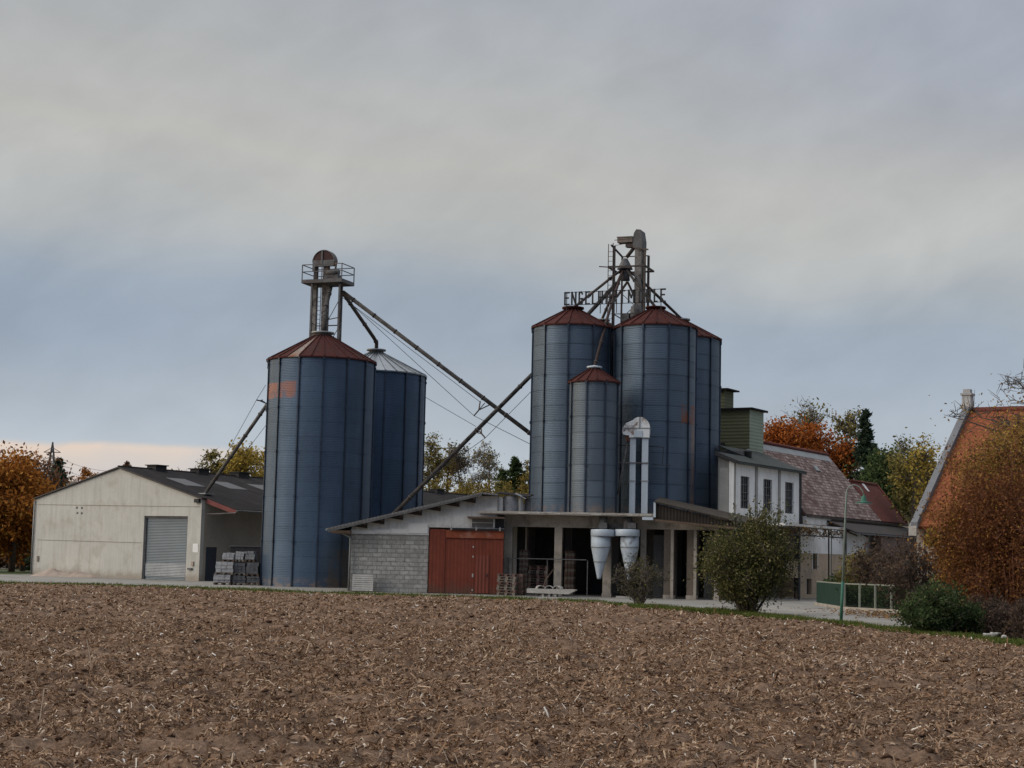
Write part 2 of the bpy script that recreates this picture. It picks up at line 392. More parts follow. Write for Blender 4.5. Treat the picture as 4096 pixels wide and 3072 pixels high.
m_wrapd = M('dark_wrapped_stone', (.11, .11, .115), var=.5, scale=2.2, fine=8, rough=.45, dirt=(.05, .05, .055), dirt_amt=.8)
m_steelwhite = M('white_enamel', (.42, .48, .54), rough=.45, var=.08, scale=1.0, fine=6, dirt=(.36, .40, .43), dirt_amt=.4, streak=(.38, .42, .45), streak_amt=.4)
m_peel = M('peeling_white_enamel', (.66, .68, .69), rough=.5, var=.12, scale=1.6, fine=6, dirt=(.15, .075, .045), dirt_amt=1.0)
m_shutter = M('roller_shutter', (.19, .215, .23), rough=.5, metal=.25, var=.12, scale=.6, pitch=.11, pdepth=.7, uvax='y')
m_bluedoor = M('dark_blue_door', (.028, .036, .052), rough=.6)
m_tarp = M('grey_plastic_sheet', (.23, .235, .25), rough=.5, var=.4, scale=1.4, dirt=(.10, .10, .11), dirt_amt=.9)
m_brownroof = M('brown_corrugated_roof', (.042, .033, .025), rough=.9, var=.3, dirt=(.05, .045, .03), pitch=.2, pdepth=.4)
m_olive = M('olive_cladding', (.115, .12, .068), rough=.75, var=.14, scale=.6, pitch=.22, pdepth=.25, uvax='y')
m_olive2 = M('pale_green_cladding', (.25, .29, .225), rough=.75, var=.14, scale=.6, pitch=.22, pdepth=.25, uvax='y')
m_annexroof = M('grey_green_sheet_roof', (.045, .05, .046), rough=.8, var=.3, pitch=.25, pdepth=.3)
m_tile = brick_mat('lichened_pink_tiles', (.065, .028, .025), (.38, .295, .265), (.04, .02, .018), .55, .27, .035, rough=.95, stain=(.10, .052, .047), bmp=.9, var=.30)
m_tilered = brick_mat('brown_red_tiles', (.12, .035, .027), (.155, .05, .038), (.06, .02, .016), .19, .165, .02, rough=.9, bmp=.7, var=.5)
m_tileor = brick_mat('orange_tiles', (.19, .053, .021), (.25, .076, .029), (.12, .035, .014), .26, .30, .035, rough=.9, bmp=.9, var=.45)
m_glass = M('dark_pane', (.035, .038, .042), rough=.15, spec=.6, bmp=0)
m_gpaint = M('pale_green_paint', (.20, .245, .22), rough=.6, var=.2, streak=(.13, .18, .15))
m_gpaintd = M('bottle_green_paint', (.035, .12, .085), rough=.6, var=.3)
m_mesh_green = M('green_wind_screen', (.006, .016, .011), rough=.8, var=.35, scale=3, pitch=.16, pdepth=.3)
m_railpale = M('pale_grey_rail', (.20, .215, .18), rough=.7, var=.2)
m_verge = M('grey_verge_board', (.13, .135, .145), rough=.8, var=.2, dirt=(.16, .16, .17))
m_sandm = M('sand', (.34, .27, .22), var=.3, scale=1.5, fine=25, bmp=.5)
m_bark = M('bark', (.075, .058, .046), var=.45, scale=3, fine=18, bmp=.4)
m_barkp = M('pale_bark', (.155, .135, .115), var=.4, scale=3, fine=18)
m_stalk = M('red_brown_stems', (.17, .075, .045), var=.45, scale=3, fine=15)

# ------------------------------------------------------------------ terrain
def sstep(x, a, b):
    q = np.clip((x-a)/(b-a), 0, 1); return q*q*(3-2*q)
def gz(x, y):
    x = np.asarray(x, float); y = np.asarray(y, float)
    return 10.6*sstep(y, 150, 214)+4.0*sstep(y, 214, 330)+.6*np.sin(x*.045)*sstep(y, 170, 260)
EDGE = np.array([(-90, 96), (-28.4, 90), (-21.4, 89.8), (-14.1, 87.5), (-10.4, 84.5), (-4.34, 83.2), (2.44, 80.5), (4.69, 75.8), (6.11, 72), (9.46, 65.3), (11.43, 56.4), (12.56, 51.3), (13.9, 44), (17, 30), (20, 12), (21, 4)])
VERGE = np.array([(-90, 103), (-30.3, 96.5), (-23, 96.5), (-14.9, 92.5), (-10.9, 88.8), (-4.6, 88.0), (2.55, 84.6), (4.98, 80.5), (6.45, 75.8), (9.95, 70.5), (12.2, 60.0), (13.35, 54.0), (14.8, 46.5), (18.2, 30), (21.3, 12), (22.3, 4)])
def edge_y(x): return np.interp(x, EDGE[:, 0], EDGE[:, 1])
def lattice(seed):
    return np.random.default_rng(seed).random((256, 256)).astype(np.float32)
def vnoise(x, y, s, seed):
    L = lattice(seed); X, Y = x/s, y/s; xi, yi = np.floor(X).astype(int), np.floor(Y).astype(int)
    fx, fy = X-xi, Y-yi; fx = fx*fx*(3-2*fx); fy = fy*fy*(3-2*fy)
    g = lambda i, j: L[(xi+i) % 256, (yi+j) % 256]
    return (g(0, 0)*(1-fx)+g(1, 0)*fx)*(1-fy)+(g(0, 1)*(1-fx)+g(1, 1)*fx)*fy-.5
def soil_h(x, y):
    h = .10*vnoise(x, y, 7.0, 1)+.09*vnoise(x, y, 1.3, 2)
    c = vnoise(x+.3*vnoise(x, y, .5, 9), y, .38, 3); h += .20*np.maximum(c, -.25)
    c = vnoise(x, y, .16, 4); h += .08*c
    h += .035*vnoise(x, y, .07, 5)
    return np.maximum(h+.03-.05*np.clip(1-(edge_y(x)-y)/5.0, 0, 1), -.045)

def build_field():
    na, nr = 1300, 820
    a = np.linspace(-.48, .48, na); r = 9.5*np.exp(np.linspace(0, 1, nr)*math.log(100/9.5))
    X = a[None, :]*r[:, None]; Y = np.repeat(r[:, None], na, 1)
    Z = soil_h(X, Y)
    e = edge_y(X); pass
    idx = np.arange(na*nr).reshape(nr, na)
    f = np.stack([idx[:-1, :-1], idx[:-1, 1:], idx[1:, 1:], idx[1:, :-1]], -1).reshape(-1, 4)
    ok = (Y < e).ravel(); f = f[ok[f].all(1)]
    used = np.unique(f); re = np.zeros(na*nr, int); re[used] = np.arange(len(used))
    V = np.stack([X, Y, Z], -1).reshape(-1, 3)[used]
    # soil material
    m, nt, b = newmat('ploughed_soil'); tcn = nt.add('ShaderNodeTexCoord'); oc = tcn.outputs['Object']
    n1 = nt.noise(oc, 1.1, 5, .7); n2 = nt.noise(oc, 6.0, 5, .65); n3 = nt.noise(nt.mapping(oc, (1, 1, 1)), 24, 4, .7)
    f1 = nt.math('ADD', nt.math('ADD', nt.math('ADD', nt.math('MULTIPLY', n1, .32), nt.math('MULTIPLY', nt.noise(oc, .16, 3, .5), .16)), nt.math('MULTIPLY', n2, .32)), nt.math('MULTIPLY', n3, .20))
    c = nt.ramp(f1, [(.34, (.040, .024, .0155)), (.45, (.118, .074, .048)), (.56, (.19, .124, .083)), (.70, (.30, .212, .15))])
    nt.link(c, b.inputs['Base Color']); b.inputs['Roughness'].default_value = .95; b.inputs['Specular IOR Level'].default_value = .15
    bump(nt, b, nt.math('ADD', nt.math('MULTIPLY', n2, .6), nt.math('MULTIPLY', n3, .6)), .9, .05)
    o = quickmesh('field', V, re[f], m, True); tag(o, kind='structure')
    # soil around the seen part, a little lower
    p = [(-240, -60), (60, -60)]+[(x, y) for x, y in EDGE[::-1]]+[(-240, 100)]
    mb = MB(); mb.poly([(x, y, -.05) for x, y in p]); o = mb.build('field_margin', m); tag(o, kind='structure')
build_field()

mb = MB(); mb.poly([(-3000, -400, -.07), (3000, -400, -.07), (3000, 3500, -.07), (-3000, 3500, -.07)])
m_far = M('meadow_ground', (.085, .085, .04), var=.4, scale=.2, fine=2, dirt=(.12, .085, .05))
tag(mb.build('ground', m_far), kind='structure')
# yard paving (one sheet) and the road going right
pav = [(x, y) for x, y in VERGE if x > -85]
pav = [q for q in pav if q[1] > 53]
poly = [(-85, 119)]+pav+[(19, 55.5), (24, 66), (45, 72), (45, 140), (-60, 140), (-60, 120)]
mb = MB(); mb.poly([(x, y, 0.0) for x, y in poly]); tag(mb.build('yard', m_conc), kind='structure')
# verge sheet
m_verget = M('verge_turf', (.075, .085, .028), var=.45, scale=1.0, fine=8, dirt=(.12, .09, .055), dirt_amt=.7)
mb = MB()
for i in range(len(EDGE)-1):
    a, b_, c, e = EDGE[i]-(VERGE[i]-EDGE[i])*.15, EDGE[i+1]-(VERGE[i+1]-EDGE[i+1])*.15, EDGE[i+1]+(VERGE[i+1]-EDGE[i+1])*.97, EDGE[i]+(VERGE[i]-EDGE[i])*.97
    mb.poly([(*a, .006), (*b_, .006), (*c, .006), (*e, .006)])
tag(mb.build('grass_strip', m_verget), kind='structure')
# lawn at the far left behind the yard
mb = MB(); mb.poly([(-85, 119.2, .004), (-36.5, 122.5, .004), (-36.5, 150, .004), (-85, 150, .004)]); tag(mb.build('lawn', M('lawn_turf', (.045, .065, .018), var=.4, scale=1, fine=6)), kind='structure')

def build_hill():
    xs = np.linspace(-160, 160, 110); ys = np.concatenate([np.linspace(146, 230, 50), np.linspace(236, 700, 40)])
    X, Y = np.meshgrid(xs, ys); Z = gz(X, Y)-.05+.5*vnoise(X, Y, 9, 21)*sstep(Y, 150, 175)
    idx = np.arange(X.size).reshape(X.shape)
    f = np.stack([idx[:-1, :-1], idx[:-1, 1:], idx[1:, 1:], idx[1:, :-1]], -1).reshape(-1, 4)
    o = quickmesh('hill', np.stack([X, Y, Z], -1).reshape(-1, 3), f, M('hill_fallow', (.075, .055, .038), var=.35, scale=.08, fine=.7, dirt=(.065, .06, .025), dirt_amt=.8), True)
    tag(o, kind='structure')
build_hill()

def scatter_field(n, y0, y1, amax=.42):
    """uniform in plan inside the visible wedge"""
    y = np.sqrt(rng.random(n)*(y1**2-y0**2)+y0**2); x = (rng.random(n)*2-1)*amax*y
    ok = y < edge_y(x)-.15
    return x[ok], y[ok]
def strips(x, y, z, L, Wd, bend, tilt, yaw):
    """bent strips of two quads, one island each"""
    n = len(x); dx, dy = np.cos(yaw), np.sin(yaw)
    V = np.empty((n, 6, 3), np.float32)
    for k, s_ in enumerate((-.5, 0, .5)):
        hx, hy = x+dx*L*s_, y+dy*L*s_
        hz = z+L*s_*tilt+(bend*L if k == 1 else 0)
        px, py = -dy*Wd/2, dx*Wd/2
        V[:, 2*k] = np.stack([hx-px, hy-py, hz], -1); V[:, 2*k+1] = np.stack([hx+px, hy+py, hz+Wd*.5], -1)
    b = (np.arange(n)*6)[:, None]
    f = np.concatenate([b+np.array([[0, 2, 3, 1]]), b+np.array([[2, 4, 5, 3]])], 0)
    return V.reshape(-1, 3), f
def build_straw():
    Vs, Fs, off = [], [], 0
    for n, y0, y1, l0, l1, w0, w1 in ((92000, 12, 26, .03, .13, .006, .024), (126000, 26, 48, .04, .16, .010, .032), (90000, 48, 97, .07, .22, .018, .05), (16000, 12, 45, .08, .26, .005, .013), (800, 12, 60, .25, .55, .010, .022)):
        x, y = scatter_field(n, y0, y1); n = len(x)
        keep = vnoise(x, y, 1.6, 31)+vnoise(x, y, .5, 32) > -.36+rng.random(n)*.5-.25
        x, y = x[keep], y[keep]; n = len(x)
        L = l0+(l1-l0)*rng.random(n)**1.8; Wd = w0+(w1-w0)*rng.random(n)**1.5
        up = rng.random(n) < .06
        tilt = np.where(up, rng.normal(0, .9, n), rng.normal(0, .30, n))
        z = soil_h(x, y)+.012+np.abs(tilt)*L*.25
        V, f = strips(x, y, z, L, Wd, rng.normal(.10, .16, n), tilt, rng.random(n)*6.283)
        Vs.append(V); Fs.append(f+off); off += len(V)
    m = leaf_mat('dry_maize_straw', [(0, (.075, .042, .025)), (.30, (.165, .098, .058)), (.60, (.24, .152, .095)), (.84, (.33, .225, .15)), (.955, (.44, .335, .24)), (.985, (.55, .49, .41)), (1, (.66, .63, .58))], .10)
    o = quickmesh('maize_straw', np.concatenate(Vs), np.concatenate(Fs), m); tag(o, 'pale maize straw littering the ploughed soil', 'straw', kind='stuff')
build_straw()
def build_clods():
    import bmesh
    bm = bmesh.new(); bmesh.ops.create_icosphere(bm, subdivisions=1, radius=1); bv = np.array([v.co[:] for v in bm.verts]); bf = np.array([[v.index for v in f.verts] for f in bm.faces]); bm.free()
    Vs, Fs, off = [], [], 0
    for n, y0, y1, r0, r1 in ((9000, 12, 32, .012, .05), (12000, 32, 95, .02, .085), (260, 13, 90, .05, .09)):
        x, y = scatter_field(n, y0, y1); n = len(x)
        r = r0+(r1-r0)*rng.random(n)**2.5
        jit = 1+.55*(rng.random((n, len(bv), 1))-.5)*2
        sc = np.stack([r*(.8+.6*rng.random(n)), r*(.8+.6*rng.random(n)), r*(.4+.25*rng.random(n))], -1)[:, None, :]
        a = rng.random(n)*6.283; rot = np.stack([np.stack([np.cos(a), -np.sin(a)], -1), np.stack([np.sin(a), np.cos(a)], -1)], -2)
        P = bv[None]*jit*sc; P[:, :, :2] = np.einsum('nij,nkj->nki', rot, P[:, :, :2])
        P += np.stack([x, y, soil_h(x, y)+r*.25], -1)[:, None, :]
        Vs.append(P.reshape(-1, 3)); Fs.append((bf[None]+(np.arange(n)*len(bv))[:, None, None]).reshape(-1, 3)+off); off += n*len(bv)
    m = leaf_mat('soil_clod', [(0, (.05, .029, .019)), (.5, (.105, .065, .043)), (1, (.165, .108, .074))], 0.0)
    o = quickmesh('soil_clods', np.concatenate(Vs), np.concatenate(Fs), m, False); tag(o, 'dark earth clods strewn over the ploughed field', 'soil clods', kind='stuff')
build_clods()
def build_verge_grass():
    n = 90000
    i = rng.choice(len(EDGE)-1, n, p=(lambda w: w/w.sum())(np.array([np.hypot(*(EDGE[k+1]-EDGE[k]))*(0.0 if EDGE[k][0] < -50 else 1.0)*(2.2 if EDGE[k][0] > 5 else 1.0) for k in range(len(EDGE)-1)])))
    s = rng.random(n)[:, None]; w = rng.random(n)[:, None]**1.1*1.04-.14
    P = EDGE[i]*(1-s)+EDGE[i+1]*s; Q = VERGE[i]*(1-s)+VERGE[i+1]*s; P = P+(Q-P)*w
    keep = vnoise(P[:, 0], P[:, 1], 1.9, 41)+.6*vnoise(P[:, 0], P[:, 1], .6, 42) > -.12-.25*(P[:, 0] > 5); P = P[keep]; n = len(P)
    h = .05+.13*rng.random(n)**2+.16*np.maximum(vnoise(P[:, 0], P[:, 1], 1.1, 43), 0); wd = .012+.02*rng.random(n)
    yaw = rng.random(n)*6.283; le = rng.normal(0, .5, (n, 2))*h[:, None]
    V = np.empty((n, 3, 3), np.float32); dx, dy = np.cos(yaw)*wd, np.sin(yaw)*wd
    V[:, 0] = np.stack([P[:, 0]-dx, P[:, 1]-dy, 0*h], -1); V[:, 1] = np.stack([P[:, 0]+dx, P[:, 1]+dy, 0*h], -1)
    V[:, 2] = np.stack([P[:, 0]+le[:, 0], P[:, 1]+le[:, 1], h], -1)
    m = leaf_mat('verge_grass_blade', [(0, (.035, .055, .015)), (.5, (.085, .115, .028)), (.85, (.135, .16, .045)), (1, (.21, .18, .08))], .3)
    o = quickmesh('verge_grass', V.reshape(-1, 3), np.arange(n*3).reshape(-1, 3), m); tag(o, 'green grass fringe between field and yard', 'grass', kind='stuff')
build_verge_grass()
# ------------------------------------------------------------------ silos
def silo(name, label, c, z0, Rr, he, hc, nst, phase, ring, mbody, mroof, mcap, group, rc=.62, rust_seg=None, neck=.28):
    o = thing(name, label, 'silo', (c[0], c[1], z0), 0, group)
    nr = int(math.ceil(he/ring)); mb = MB(); lip = .008 if Rr > 3 else .015
    for k in range(nr):          # lapped sheet rings
        a, b = k*ring, min(he, (k+1)*ring)
        mb.lathe([(Rr, a), (Rr, b)], 84, close=False)
        mb.lathe([(Rr+lip, a+.0), (Rr+lip, a+.045)], 84, close=False); mb.lathe([(Rr+lip, a+.045), (Rr-.001, a+.047)], 84, close=False)
    mb.lathe([(Rr-.3, he-.02), (Rr-.01, he-.019)], 84)
    mb.build('shell', mbody, o)
    # roof: flat sheets between radial ribs
    n = nst*2; Ro = Rr+.13; ph = R(phase)
    def P(r, z, j):
        a = ph+2*math.pi*j/n; return (r*math.sin(a), -r*math.cos(a), z)
    mb = MB(); mr = MB()
    for j in range(n):
        tgt = mr if rust_seg is not None and j % n in rust_seg else mb
        tgt.poly([P(Ro, he-.02, j), P(Ro, he-.02, j+1), P(rc, hc, j+1), P(rc, hc, j)])
        tgt.poly([P(Ro, he-.10, j), P(Ro, he-.10, j+1), P(Ro, he-.02, j+1), P(Ro, he-.02, j)])
        mb.bar(P(Ro, he+.0, j), P(rc, hc+.02, j), .06, .07)
    mb.poly([P(Ro, he-.10, j) for j in range(n)])
    rf = mb.build('roof', mroof, o)
    if mr.v:
        x = mr.build('roof_sheet', m_roofrust, rf); x['label'] = 'bare rust streaked roof sheet'
    mb = MB(); mb.lathe([(rc-.04, hc-.05), (rc-.04, hc+neck-.1), (rc+.12, hc+neck-.1), (rc+.12, hc+neck), (.12, hc+neck+.06)], 24); mb.build('roof_cap', mcap, o)
    mst = m_stiff
    for k in range(nst):
        a = ph+2*math.pi*k/nst; s_, c_ = math.sin(a), math.cos(a)
        mb = MB(); z = 0.0
        while z < he-.15:
            z1 = min(z+ring*3, he-.12)
            mb.bar((s_*(Rr+.035), -c_*(Rr+.035), z+.02), (s_*(Rr+.035), -c_*(Rr+.035), z1), .10, .075, up=(c_, s_, 0))
            mb.bar((s_*(Rr+.04), -c_*(Rr+.04), z1-.09), (s_*(Rr+.04), -c_*(Rr+.04), z1+.07), .17, .11, up=(c_, s_, 0))
            z = z1+.001
        mb.build('stiffener', mst, o)
    return o
m_stiff = M('stiffener_steel', (.05, .065, .09), rough=.45, metal=.7, var=.3, scale=1.5)
BASE = (.075, .115, .175); BASE2 = (.092, .128, .175)
sb1 = silo_mat('silo_sheet_first', BASE, .93, 14, -17, paint=[(-73, -21, 11.75, 12.72, (.25, .088, .055), .8, 1.7), (20, 52, .0, 2.4, (.07, .05, .03), .7, 1.0)])
sb2 = silo_mat('silo_sheet_second', (.062, .10, .165), .93, 14, -10)
sb3 = silo_mat('silo_sheet_third', BASE2, .92, 10, -8, pv=.16, sv=.4)
sb4 = silo_mat('silo_sheet_fourth', BASE2, .92, 10, -22, paint=[(36, 74, 5.45, 6.6, (.15, .05, .03), 1.2, 1.0), (60, 74, .0, 5.6, (.17, .10, .075), .9, 1.3)], pv=.16, sv=.4)
sb5 = silo_mat('silo_sheet_fifth', BASE2, .92, 10, 6, pv=.16, sv=.4)
sb6 = silo_mat('silo_sheet_small', (.115, .145, .18), .92, 8, -20, pv=.16, sv=.4)
p = at(1288, 1440, 104); S1 = (p.x, 104)
s1 = silo('corrugated_grain_silo', 'widest grey grain silo with red roof, faded orange paint mark and rust streaked roof sheet', S1, .0, 3.42, 14.35, 16.0, 14, -17, .93, sb1, m_roofred, m_capgrey, 'grain silos', rust_seg=(27,))
p = at(1508, 1500, 111.4); S2 = (p.x-.1, 111.4)
s2 = silo('corrugated_grain_silo', 'grey grain silo with bare zinc roof standing behind the widest silo', S2, .0, 3.42, 14.40, 15.9, 14, -10, .93, sb2, m_roofgalv, m_capgrey, 'grain silos', rc=.55)
FC = Frame(at(1924, 2056, 92.2).x, 92.2, 10)
SLABZ = 4.70
Y3 = 98.0; p = at(2291, 1305, Y3); S3 = (p.x, Y3)
Y4 = 97.0; p = at(2622, 1300, Y4); S4 = (p.x, Y4)
Y5 = 101.6; p = at(2727, 1340, Y5); S5 = (p.x, Y5)
Y7 = 102.6; p = at(2407, 1300, Y7); S7 = (p.x, Y7)
Y6 = 93.6; p = at(2377, 1500, Y6); S6 = (p.x, Y6)
silo('corrugated_grain_silo', 'tall red roofed silo at the far left end of the raised concrete deck', S3, SLABZ, 2.42, 11.35, 12.42, 10, -8, .92, sb3, m_roofred, m_roofred, 'grain silos', rc=.55, neck=.22)
silo('corrugated_grain_silo', 'tall red roofed silo with a rust patch, behind the white bucket elevator', S4, SLABZ, 2.42, 11.32, 12.42, 10, -22, .92, sb4, m_roofred, m_roofred, 'grain silos', rc=.5, neck=.2)
silo('corrugated_grain_silo', 'tall red roofed silo next to the olive tower, half hidden by the rust patched silo', S5, SLABZ, 2.4, 11.3, 12.42, 10, 6, .92, sb5, m_roofred, m_capgrey, 'grain silos', rc=.4, neck=.2)
silo('corrugated_grain_silo', 'grain silo almost wholly hidden behind the tall silos under the letter sign', S7, SLABZ, 2.4, 11.3, 12.42, 10, 14, .92, sb5, m_roofred, m_capgrey, 'grain silos', rc=.4, neck=.2)
silo('corrugated_grain_silo', 'short narrow silo with red roof at the front edge of the concrete deck', S6, SLABZ, 1.40, 7.6, 8.35, 8, -20, .92, sb6, m_roofred, m_steelwhite, 'grain silos', rc=.32, neck=.17)

# ------------------------------------------------------------------ gabled warehouse (left)
FG = Frame(at(137, 2110, 121.2).x, 121.2, 31)
gb = fthing(FG, 'gabled_warehouse', 'beige rendered warehouse with dark gable roof and grey roller door', 'warehouse')
UW, UR = FG.onv(804, 2090, 0)[0], FG.onv(477, 1876, 0)[0]; ZE, ZR, LEN = 5.62, 7.84, 54.0; SL = (ZR-ZE)/(UW-UR)
d0, zd = FG.onv(578, 2058, 0); d1, _ = FG.onv(752, 2062, 0); zd = 4.45
mb = MB()
out_ = [(0, 0), (d0, 0), (d0, zd), (d1, zd), (d1, 0), (UW, 0), (UW, ZE), (UR, ZR), (0, ZE)]
for a in (0.0,):
    mb.prism([(0, 0), (d0, 0), (d0, zd), (0, zd)], 'y', 0, .35)
    mb.prism([(d1, 0), (UW, 0), (UW, zd), (d1, zd)], 'y', 0, .35)
    mb.prism([(0, zd), (UW, zd), (UW, ZE), (UR, ZR), (0, ZE)], 'y', 0, .35)
mb.box(0, .3, .352, LEN, 0, ZE-.02)
mb.prism([(.302, 0), (UW-.3, 0), (UW-.3, ZE-.1), (UR, ZR-.1), (.302, ZE-.1)], 'y', LEN-.3, LEN)
gw = mb.build('wall', m_gable, gb)
dv0, dz0 = FG.onu(824, 2194, UW); dv1, _ = FG.onu(869, 2196, UW); dv0 = max(dv0, .6)
mb = MB()
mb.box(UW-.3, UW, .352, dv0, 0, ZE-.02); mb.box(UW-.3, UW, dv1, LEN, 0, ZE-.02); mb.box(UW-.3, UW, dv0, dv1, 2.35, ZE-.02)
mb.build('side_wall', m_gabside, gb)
mb = MB(); mb.box(UW-.12, UW-.06, dv0+.002, dv1-.002, .02, 2.348); x = mb.build('door', m_bluedoor, gb); x['label'] = 'dark blue side door under the canopy'
# joint lines of the precast panels: thin battens in a darker joint colour
mb = MB()
for (x0, y0, x1, y1) in ((150, 2018, 800, 2027), (150, 2159, 566, 2171)):
    u0, za = FG.onv(x0, y0, 0); u1, zb = FG.onv(x1, y1, 0)
    mb.bar((u0, -.006, za), (u1, -.006, zb), .02, .035)
mb.build('panel_joint', M('dark_joint', (.24, .22, .185), var=.3), gb)
for (x0, y0) in ((308, 2031), (328, 2032), (310, 2052), (327, 2053)):
    u, z = FG.onv(x0, y0, 0); mb = MB(); mb.box(u-.09, u+.09, -.012, .0, z-.07, z+.07); mb.build('vent_hole', m_concd, gb)
# roller door with jambs
mb = MB(); mb.box(d0+.12, d1-.12, .20, .24, .02, zd-.12); sh = mb.build('roller_door', m_shutter, gb)
mb = MB(); mb.box(d0+.002, d0+.12, .10, .28, 0, zd-.002); mb.box(d1-.12, d1-.002, .10, .28, 0, zd-.002); mb.box(d0+.12, d1-.12, .10, .28, zd-.12, zd-.002); mb.build('door_frame', m_greysteel, sh)
mb = MB(); mb.box(d0+.12, d1-.12, .17, .199, .25, 1.15); x = mb.build('lower_slats', M('faded_slats', (.27, .285, .295), rough=.5, metal=.2, pitch=.11, pdepth=.5, uvax='y'), sh)
# roof: two slopes, the right one runs on as a canopy
UE = UW+2.85; ZEE = ZR-SL*(UE-UR); SLL = (ZR-ZE)/UR
rf = MB(); rf.slab([(-.12, -.12, ZE-SLL*.12+.13), (UR, -.12, ZR+.13), (UR, LEN, ZR+.13), (-.12, LEN, ZE-SLL*.12+.13)], .11)
rf.slab([(UR+.001, -.12, ZR+.13), (UW+.1, -.12, ZE-SL*.1+.13), (UW+.1, LEN, ZE-SL*.1+.13), (UR+.001, LEN, ZR+.13)], .11)
rf.slab([(UW+.101, .35, ZE-SL*.1+.13), (UE, .35, ZEE+.13), (UE, LEN, ZEE+.13), (UW+.101, LEN, ZE-SL*.1+.13)], .11)
rf.tube([(UR, -.1, ZR+.13), (UR, LEN, ZR+.15)], .09, 6)
rf = rf.build('roof', m_darkroof, gb)
mb = MB(); mb.prism([(-.13, ZE-SLL*.13+.02), (UR, ZR+.02), (UW+.11, ZE-SL*.11+.02), (UW+.11, ZE-SL*.11+.11), (UR, ZR+.12), (-.13, ZE-SLL*.13+.11)], 'y', -.16, -.122); mb.build('verge_trim', M('dark_verge', (.07, .06, .055)), gb)  # thin dark trim line along the verge
mb = MB(); mb.bar((UW+.15, .33, ZE-.10), (UE-.05, .33, ZEE-.08), .05, .30); x = mb.build('bargeboard', M('dull_red_board', (.17, .055, .05), var=.2), gb)
mb = MB(); mb.tube([(UE+.06, .3, ZEE+.02), (UE+.06, LEN, ZEE+.02)], .07, 8); mb.tube([(UW+.15, .30, ZEE-.22), (UE, .30, ZEE-.12), (UE+.05, .32, ZEE-.02)], .05, 6); mb.build('gutter', m_greysteel, gb)
for q0, q1 in ((0.7, 1), ):
    mb = MB()
    for v in range(4, int(LEN), 5): mb.bar((UW, v, ZE-.4), (UE-.1, v, ZEE-.05), .1, .14)
    mb.build('canopy_beam', m_wood, gb)
# ridge vents and skylight strips on the near slope
def on_slope(px, py):            # right slope point (u, v)
    r = ray(px, py); c = Vector((0, 0, CAM_H))-FG.o
    # z = ZR+.13 - SL*(u-UR)
    cu, ru, cz, rz = c.dot(FG.u), r.dot(FG.u), CAM_H, r.z
    k = (ZR+.13-SL*(cu-UR)-cz)/(rz+SL*ru); p_ = c+r*k
    return p_.dot(FG.u), p_.dot(FG.v)
for (a, b) in ((605, 648), (778, 819), (938, 979), (1735, 1764)):
    v0 = FG.onu(a, 1890, UR)[0]; v1 = FG.onu(b, 1890, UR)[0]
    mb = MB(); mb.box(UR-.45, UR+.45, v0, v1, ZR-.02, ZR+.40); mb.box(UR-.58, UR+.58, v0-.1, v1+.1, ZR+.402, ZR+.47); mb.build('ridge_vent', m_black, rf)
for quad in (((680, 1912), (712, 1913), (806, 1946), (770, 1945)), ((862, 1926), (890, 1927), (972, 1958), (938, 1958)), ((1010, 1938), (1034, 1939), (1110, 1968), (1086, 1968))):
    uv_ = [on_slope(*q) for q in quad]; u0, u1 = uv_[0][0], uv_[2][0]; v0 = sum(q[1] for q in uv_)/4; w = 1.0
    Z = lambda u: ZR+.13-SL*(u-UR)+.012
    mb = MB(); mb.slab([(u0, v0-w, Z(u0)), (u1, v0-w, Z(u1)), (u1, v0+w, Z(u1)), (u0, v0+w, Z(u0))], .01); mb.build('skylight', m_skyl, rf)
u, z = FG.onv(792, 2003, -.05); mb = MB(); mb.box(u-.22, u+.2, -.22, -.02, z-.13, z+.13); mb.build('floodlight', m_black, gb)
u, z = FG.onv(782, 2192, 0); mb = MB(); mb.box(u-.24, u+.24, -.02, -.004, z-.3, z+.3); x = mb.build('notice_board', M('white_notice', (.72, .72, .70), var=.08), gb)
u, z = FG.onv(762, 2276, 0); mb = MB(); mb.box(u-.18, u+.2, -.14, -.003, z-.05, z+.07); mb.build('meter_box', m_greysteel, gb)
u, z = FG.onv(772, 2255, 0); mb = MB(); mb.box(u-.09, u+.09, -.10, -.003, z-.14, z+.16); mb.build('meter_box', m_sandm, gb)
u, z = FG.onv(153, 2235, 0); mb = MB(); mb.box(u-.1, u+.1, -.06, -.003, z-.2, z+.2); mb.build('meter_box', M('box_brown', (.18, .15, .12)), gb)
mb = MB(); mb.tube([(.0, -.10, .05), (.0, -.10, ZE-.1)], .05, 6); mb.build('downpipe', m_capgrey, gb)
# sand heaps before the gable
def heap(name, label, c, rx, ry, h, seed):
    n = 40; xs = np.linspace(-1, 1, n); X, Y = np.meshgrid(xs, xs); r = np.hypot(X, Y)
    Z = h*np.clip(1-r, 0, 1)**1.1*(1+.5*vnoise(X*3+seed, Y*3, 1, 60+seed))+.05*vnoise(X*9, Y*9, 1, 61)*np.clip(1.2-r, 0, 1)-.03
    idx = np.arange(n*n).reshape(n, n); f = np.stack([idx[:-1, :-1], idx[:-1, 1:], idx[1:, 1:], idx[1:, :-1]], -1).reshape(-1, 4)
    o = quickmesh(name, np.stack([X*rx, Y*ry, Z], -1).reshape(-1, 3), f, m_sandm, True); o.location = c
    return tag(o, label, 'sand heap', 'sand heaps at the warehouse')
c = G(205, 2300); heap('sand_heap', 'larger brown sand heap lying against the warehouse gable', (at(212, 2300, 118.0).x, 118.0, 0), 1.75, 1.1, .68, 1)
c = G(305, 2292); heap('sand_heap', 'lower pale sand heap spread along the warehouse gable', (at(312, 2300, 117.5).x, 117.5, 0), 1.7, .8, .45, 2)

